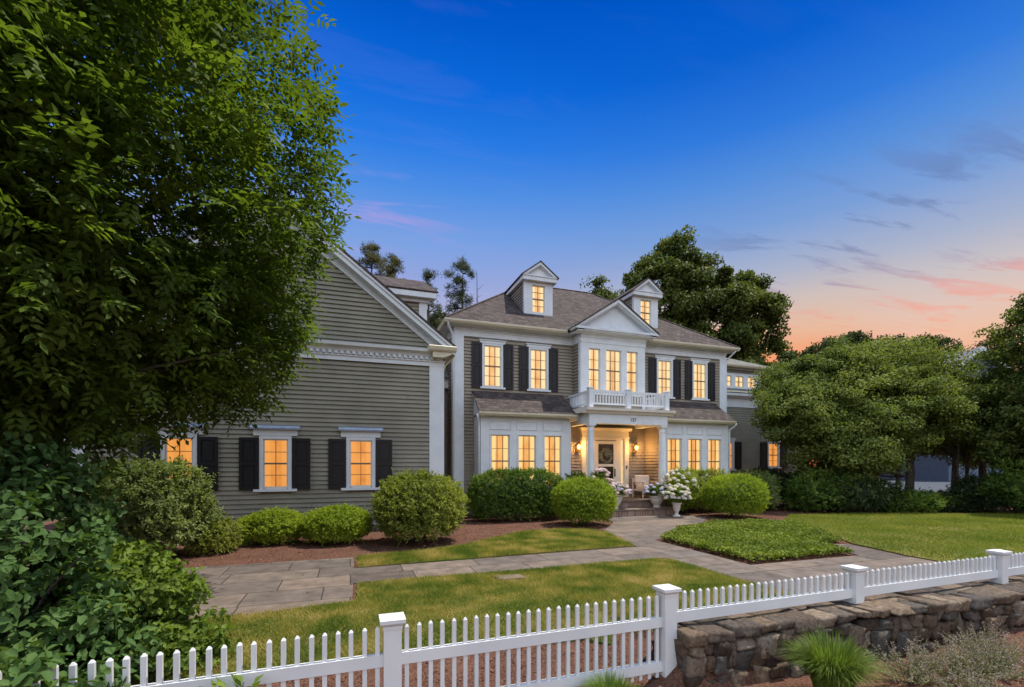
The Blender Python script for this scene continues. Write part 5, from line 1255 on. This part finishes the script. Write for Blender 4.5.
# pines
def pine(px, tt, top, w, label, matn='needle', layers=11, sparse=1., dens=70, low=.35, name='pine_tree', upb=.25):
    x, y = rel(px, tt); zt = 1.8+(464-top)/465*tt; t = thing(name, label, 'tree', (x, y, 0), 'conifers behind the roofs'); mb = MB()
    mb.tube([(x, y, -.2), (x+.1, y, zt*.4), (x-.05, y, zt*.8), (x, y, zt-.2)], [.28, .2, .1, .02], 8); P = []; A = []
    for i in range(layers):
        f = low+(1-low)*(i+.5)/layers; z = zt*f; L = w*(1-((f-low)/(1-low))**1.5*.82)
        for k in range(random.randint(3, 5) if sparse >= 1 else random.randint(2, 4)):
            a = random.uniform(0, 6.28); l = L*random.uniform(.5, 1.1); tip = Vector((x+math.cos(a)*l, y+math.sin(a)*l, z+l*upb+random.uniform(-.2, .3)))
            mid = Vector((x, y, z)).lerp(tip, .55)+Vector((0, 0, -l*.06)); mb.tube([(x, y, z), mid, tip], [.05, .035, .012], 5, cap=False)
            for q in range(max(3, int(l*3.2*sparse))):
                c = Vector((x, y, z)).lerp(tip, random.uniform(.35, 1.05))+Vector((random.gauss(0,.2), random.gauss(0,.2), random.gauss(0,.12)))
                P.append(np.array(c)+rng.normal(size=(dens, 3))*.13); dd = rdir(dens); dd[:, 2] = dd[:, 2]*.6+.45; A.append(dd)
    P.append(np.array([x, y, zt])+rng.normal(size=(dens*2, 3))*.15); A.append(rdir(dens*2))
    P = np.vstack(P); A = np.vstack(A); V, Q = leaves(P, rdir(len(P)), A, rng.uniform(.22, .40, len(P)), rng.uniform(.03, .05, len(P)), .1)
    raw_mesh('crown', V, Q, matn, t, rng.random(len(P))); mb.build('trunk', 'bark_grey', t, smooth=True)
pine(372, 40, 246, 3.2, 'full brown green pine behind the block above the left wing', 'needle_brown', 12, 1.3, 70, .55)
pine(393, 41, 258, 2.6, 'pine top right behind the block roof with lighter needles', 'needle_brown', 10, 1.2, 70, .55)
pine(346, 38, 262, 2.2, 'pine partly hidden by the ash tree and wing rake', 'needle_brown', 9, 1.1, 60, .55)
pine(429, 42, 274, 1.7, 'slim dark pine just right of the block roof', 'needle', 10, .9, 60, .6)
pine(463, 40, 263, 2.8, 'sparse dark spruce standing clear between wing and main roof', 'needle', 12, .75, 60, .62, name='spruce_tree', upb=.05)
x, y = rel(478, 40); t = thing('bare_tree', 'thin bare dead tree beside the sparse spruce', 'tree', (x, y, 0)); mb = MB(); mb.tube([(x, y, 0), (x, y, 10), (x-.1, y, 18.4)], [.15, .1, .02], 6)
for i in range(9): z = 12+i*.6; a = random.uniform(0, 6.28); mb.tube([(x, y, z), (x+math.cos(a)*.6, y+math.sin(a)*.6, z+.3)], [.025, .008], 4)
mb.build('trunk', 'bark_grey', t)

# neighbouring house far right
nx, ny = rel(978, 48); nh = thing('neighbour_house', 'distant blue grey gabled house peeking above the trees at the right', 'house', (nx, ny, 0))
ang = R(-20); ca, sa = math.cos(ang), math.sin(ang)
def nhp(u, v, z): return (nx+u*ca-v*sa, ny+u*sa+v*ca, z)
zr_, ze_ = 1.8+116/465*48, 1.8+93/465*48
mb = MB(); mb.add([nhp(-3,0,0), nhp(3,0,0), nhp(3,0,ze_), nhp(0,0,zr_-.1), nhp(-3,0,ze_), nhp(-3,9,0), nhp(3,9,0), nhp(3,9,ze_), nhp(0,9,zr_-.1), nhp(-3,9,ze_)], [(0,1,2,3,4), (9,8,7,6,5), (1,6,7,2), (5,0,4,9)]); mb.build('wall', 'far_blue', nh)
mb = MB(); mb.slab([nhp(-3.5,-.5,ze_-.35), nhp(0,-.5,zr_+.05), nhp(0,9.4,zr_+.05), nhp(-3.5,9.4,ze_-.35)], .15); mb.slab([nhp(3.5,-.5,ze_-.35), nhp(0,-.5,zr_+.05), nhp(0,9.4,zr_+.05), nhp(3.5,9.4,ze_-.35)], .15); mb.build('roof', 'far_roof', nh)
mb = MB()
for s in (-1, 1): mb.add([nhp(s*3.5,-.55,ze_-.35), nhp(0,-.55,zr_+.05), nhp(0,-.55,zr_-.35), nhp(s*3.2,-.55,ze_-.55), nhp(s*3.5,-.48,ze_-.35), nhp(0,-.48,zr_+.05), nhp(0,-.48,zr_-.35), nhp(s*3.2,-.48,ze_-.55)], [(0,1,2,3),(7,6,5,4),(0,4,5,1),(2,6,7,3)])
mb.build('rake_trim', 'white_trim', nh)

# far-off wood closing the view under the trees on the right and behind the house
def woodland():
    ells = []
    for px in range(-300, 1330, 34):
        tt = 74+6*math.sin(px*.7); z = 3.0+1.0*math.sin(px*1.3); x, y = rel(px, tt); ells.append((x, y, z, 5.0, 4.0, z+.6))
    P, Nn, tone, Cc = clumpy(ells, 1500, 40, .9, .5); k = P[:, 2] > 0; P, Nn, tone = P[k], Nn[k], tone[k]
    o = foliage('woodland', P, Nn, .75, .5, 'leaf_dark', None, .45+tone+rng.random(len(P))*.3)
    tag(o, 'low dark far-off wood seen through gaps beneath the trees on the right', 'woodland', kind='stuff')
woodland()
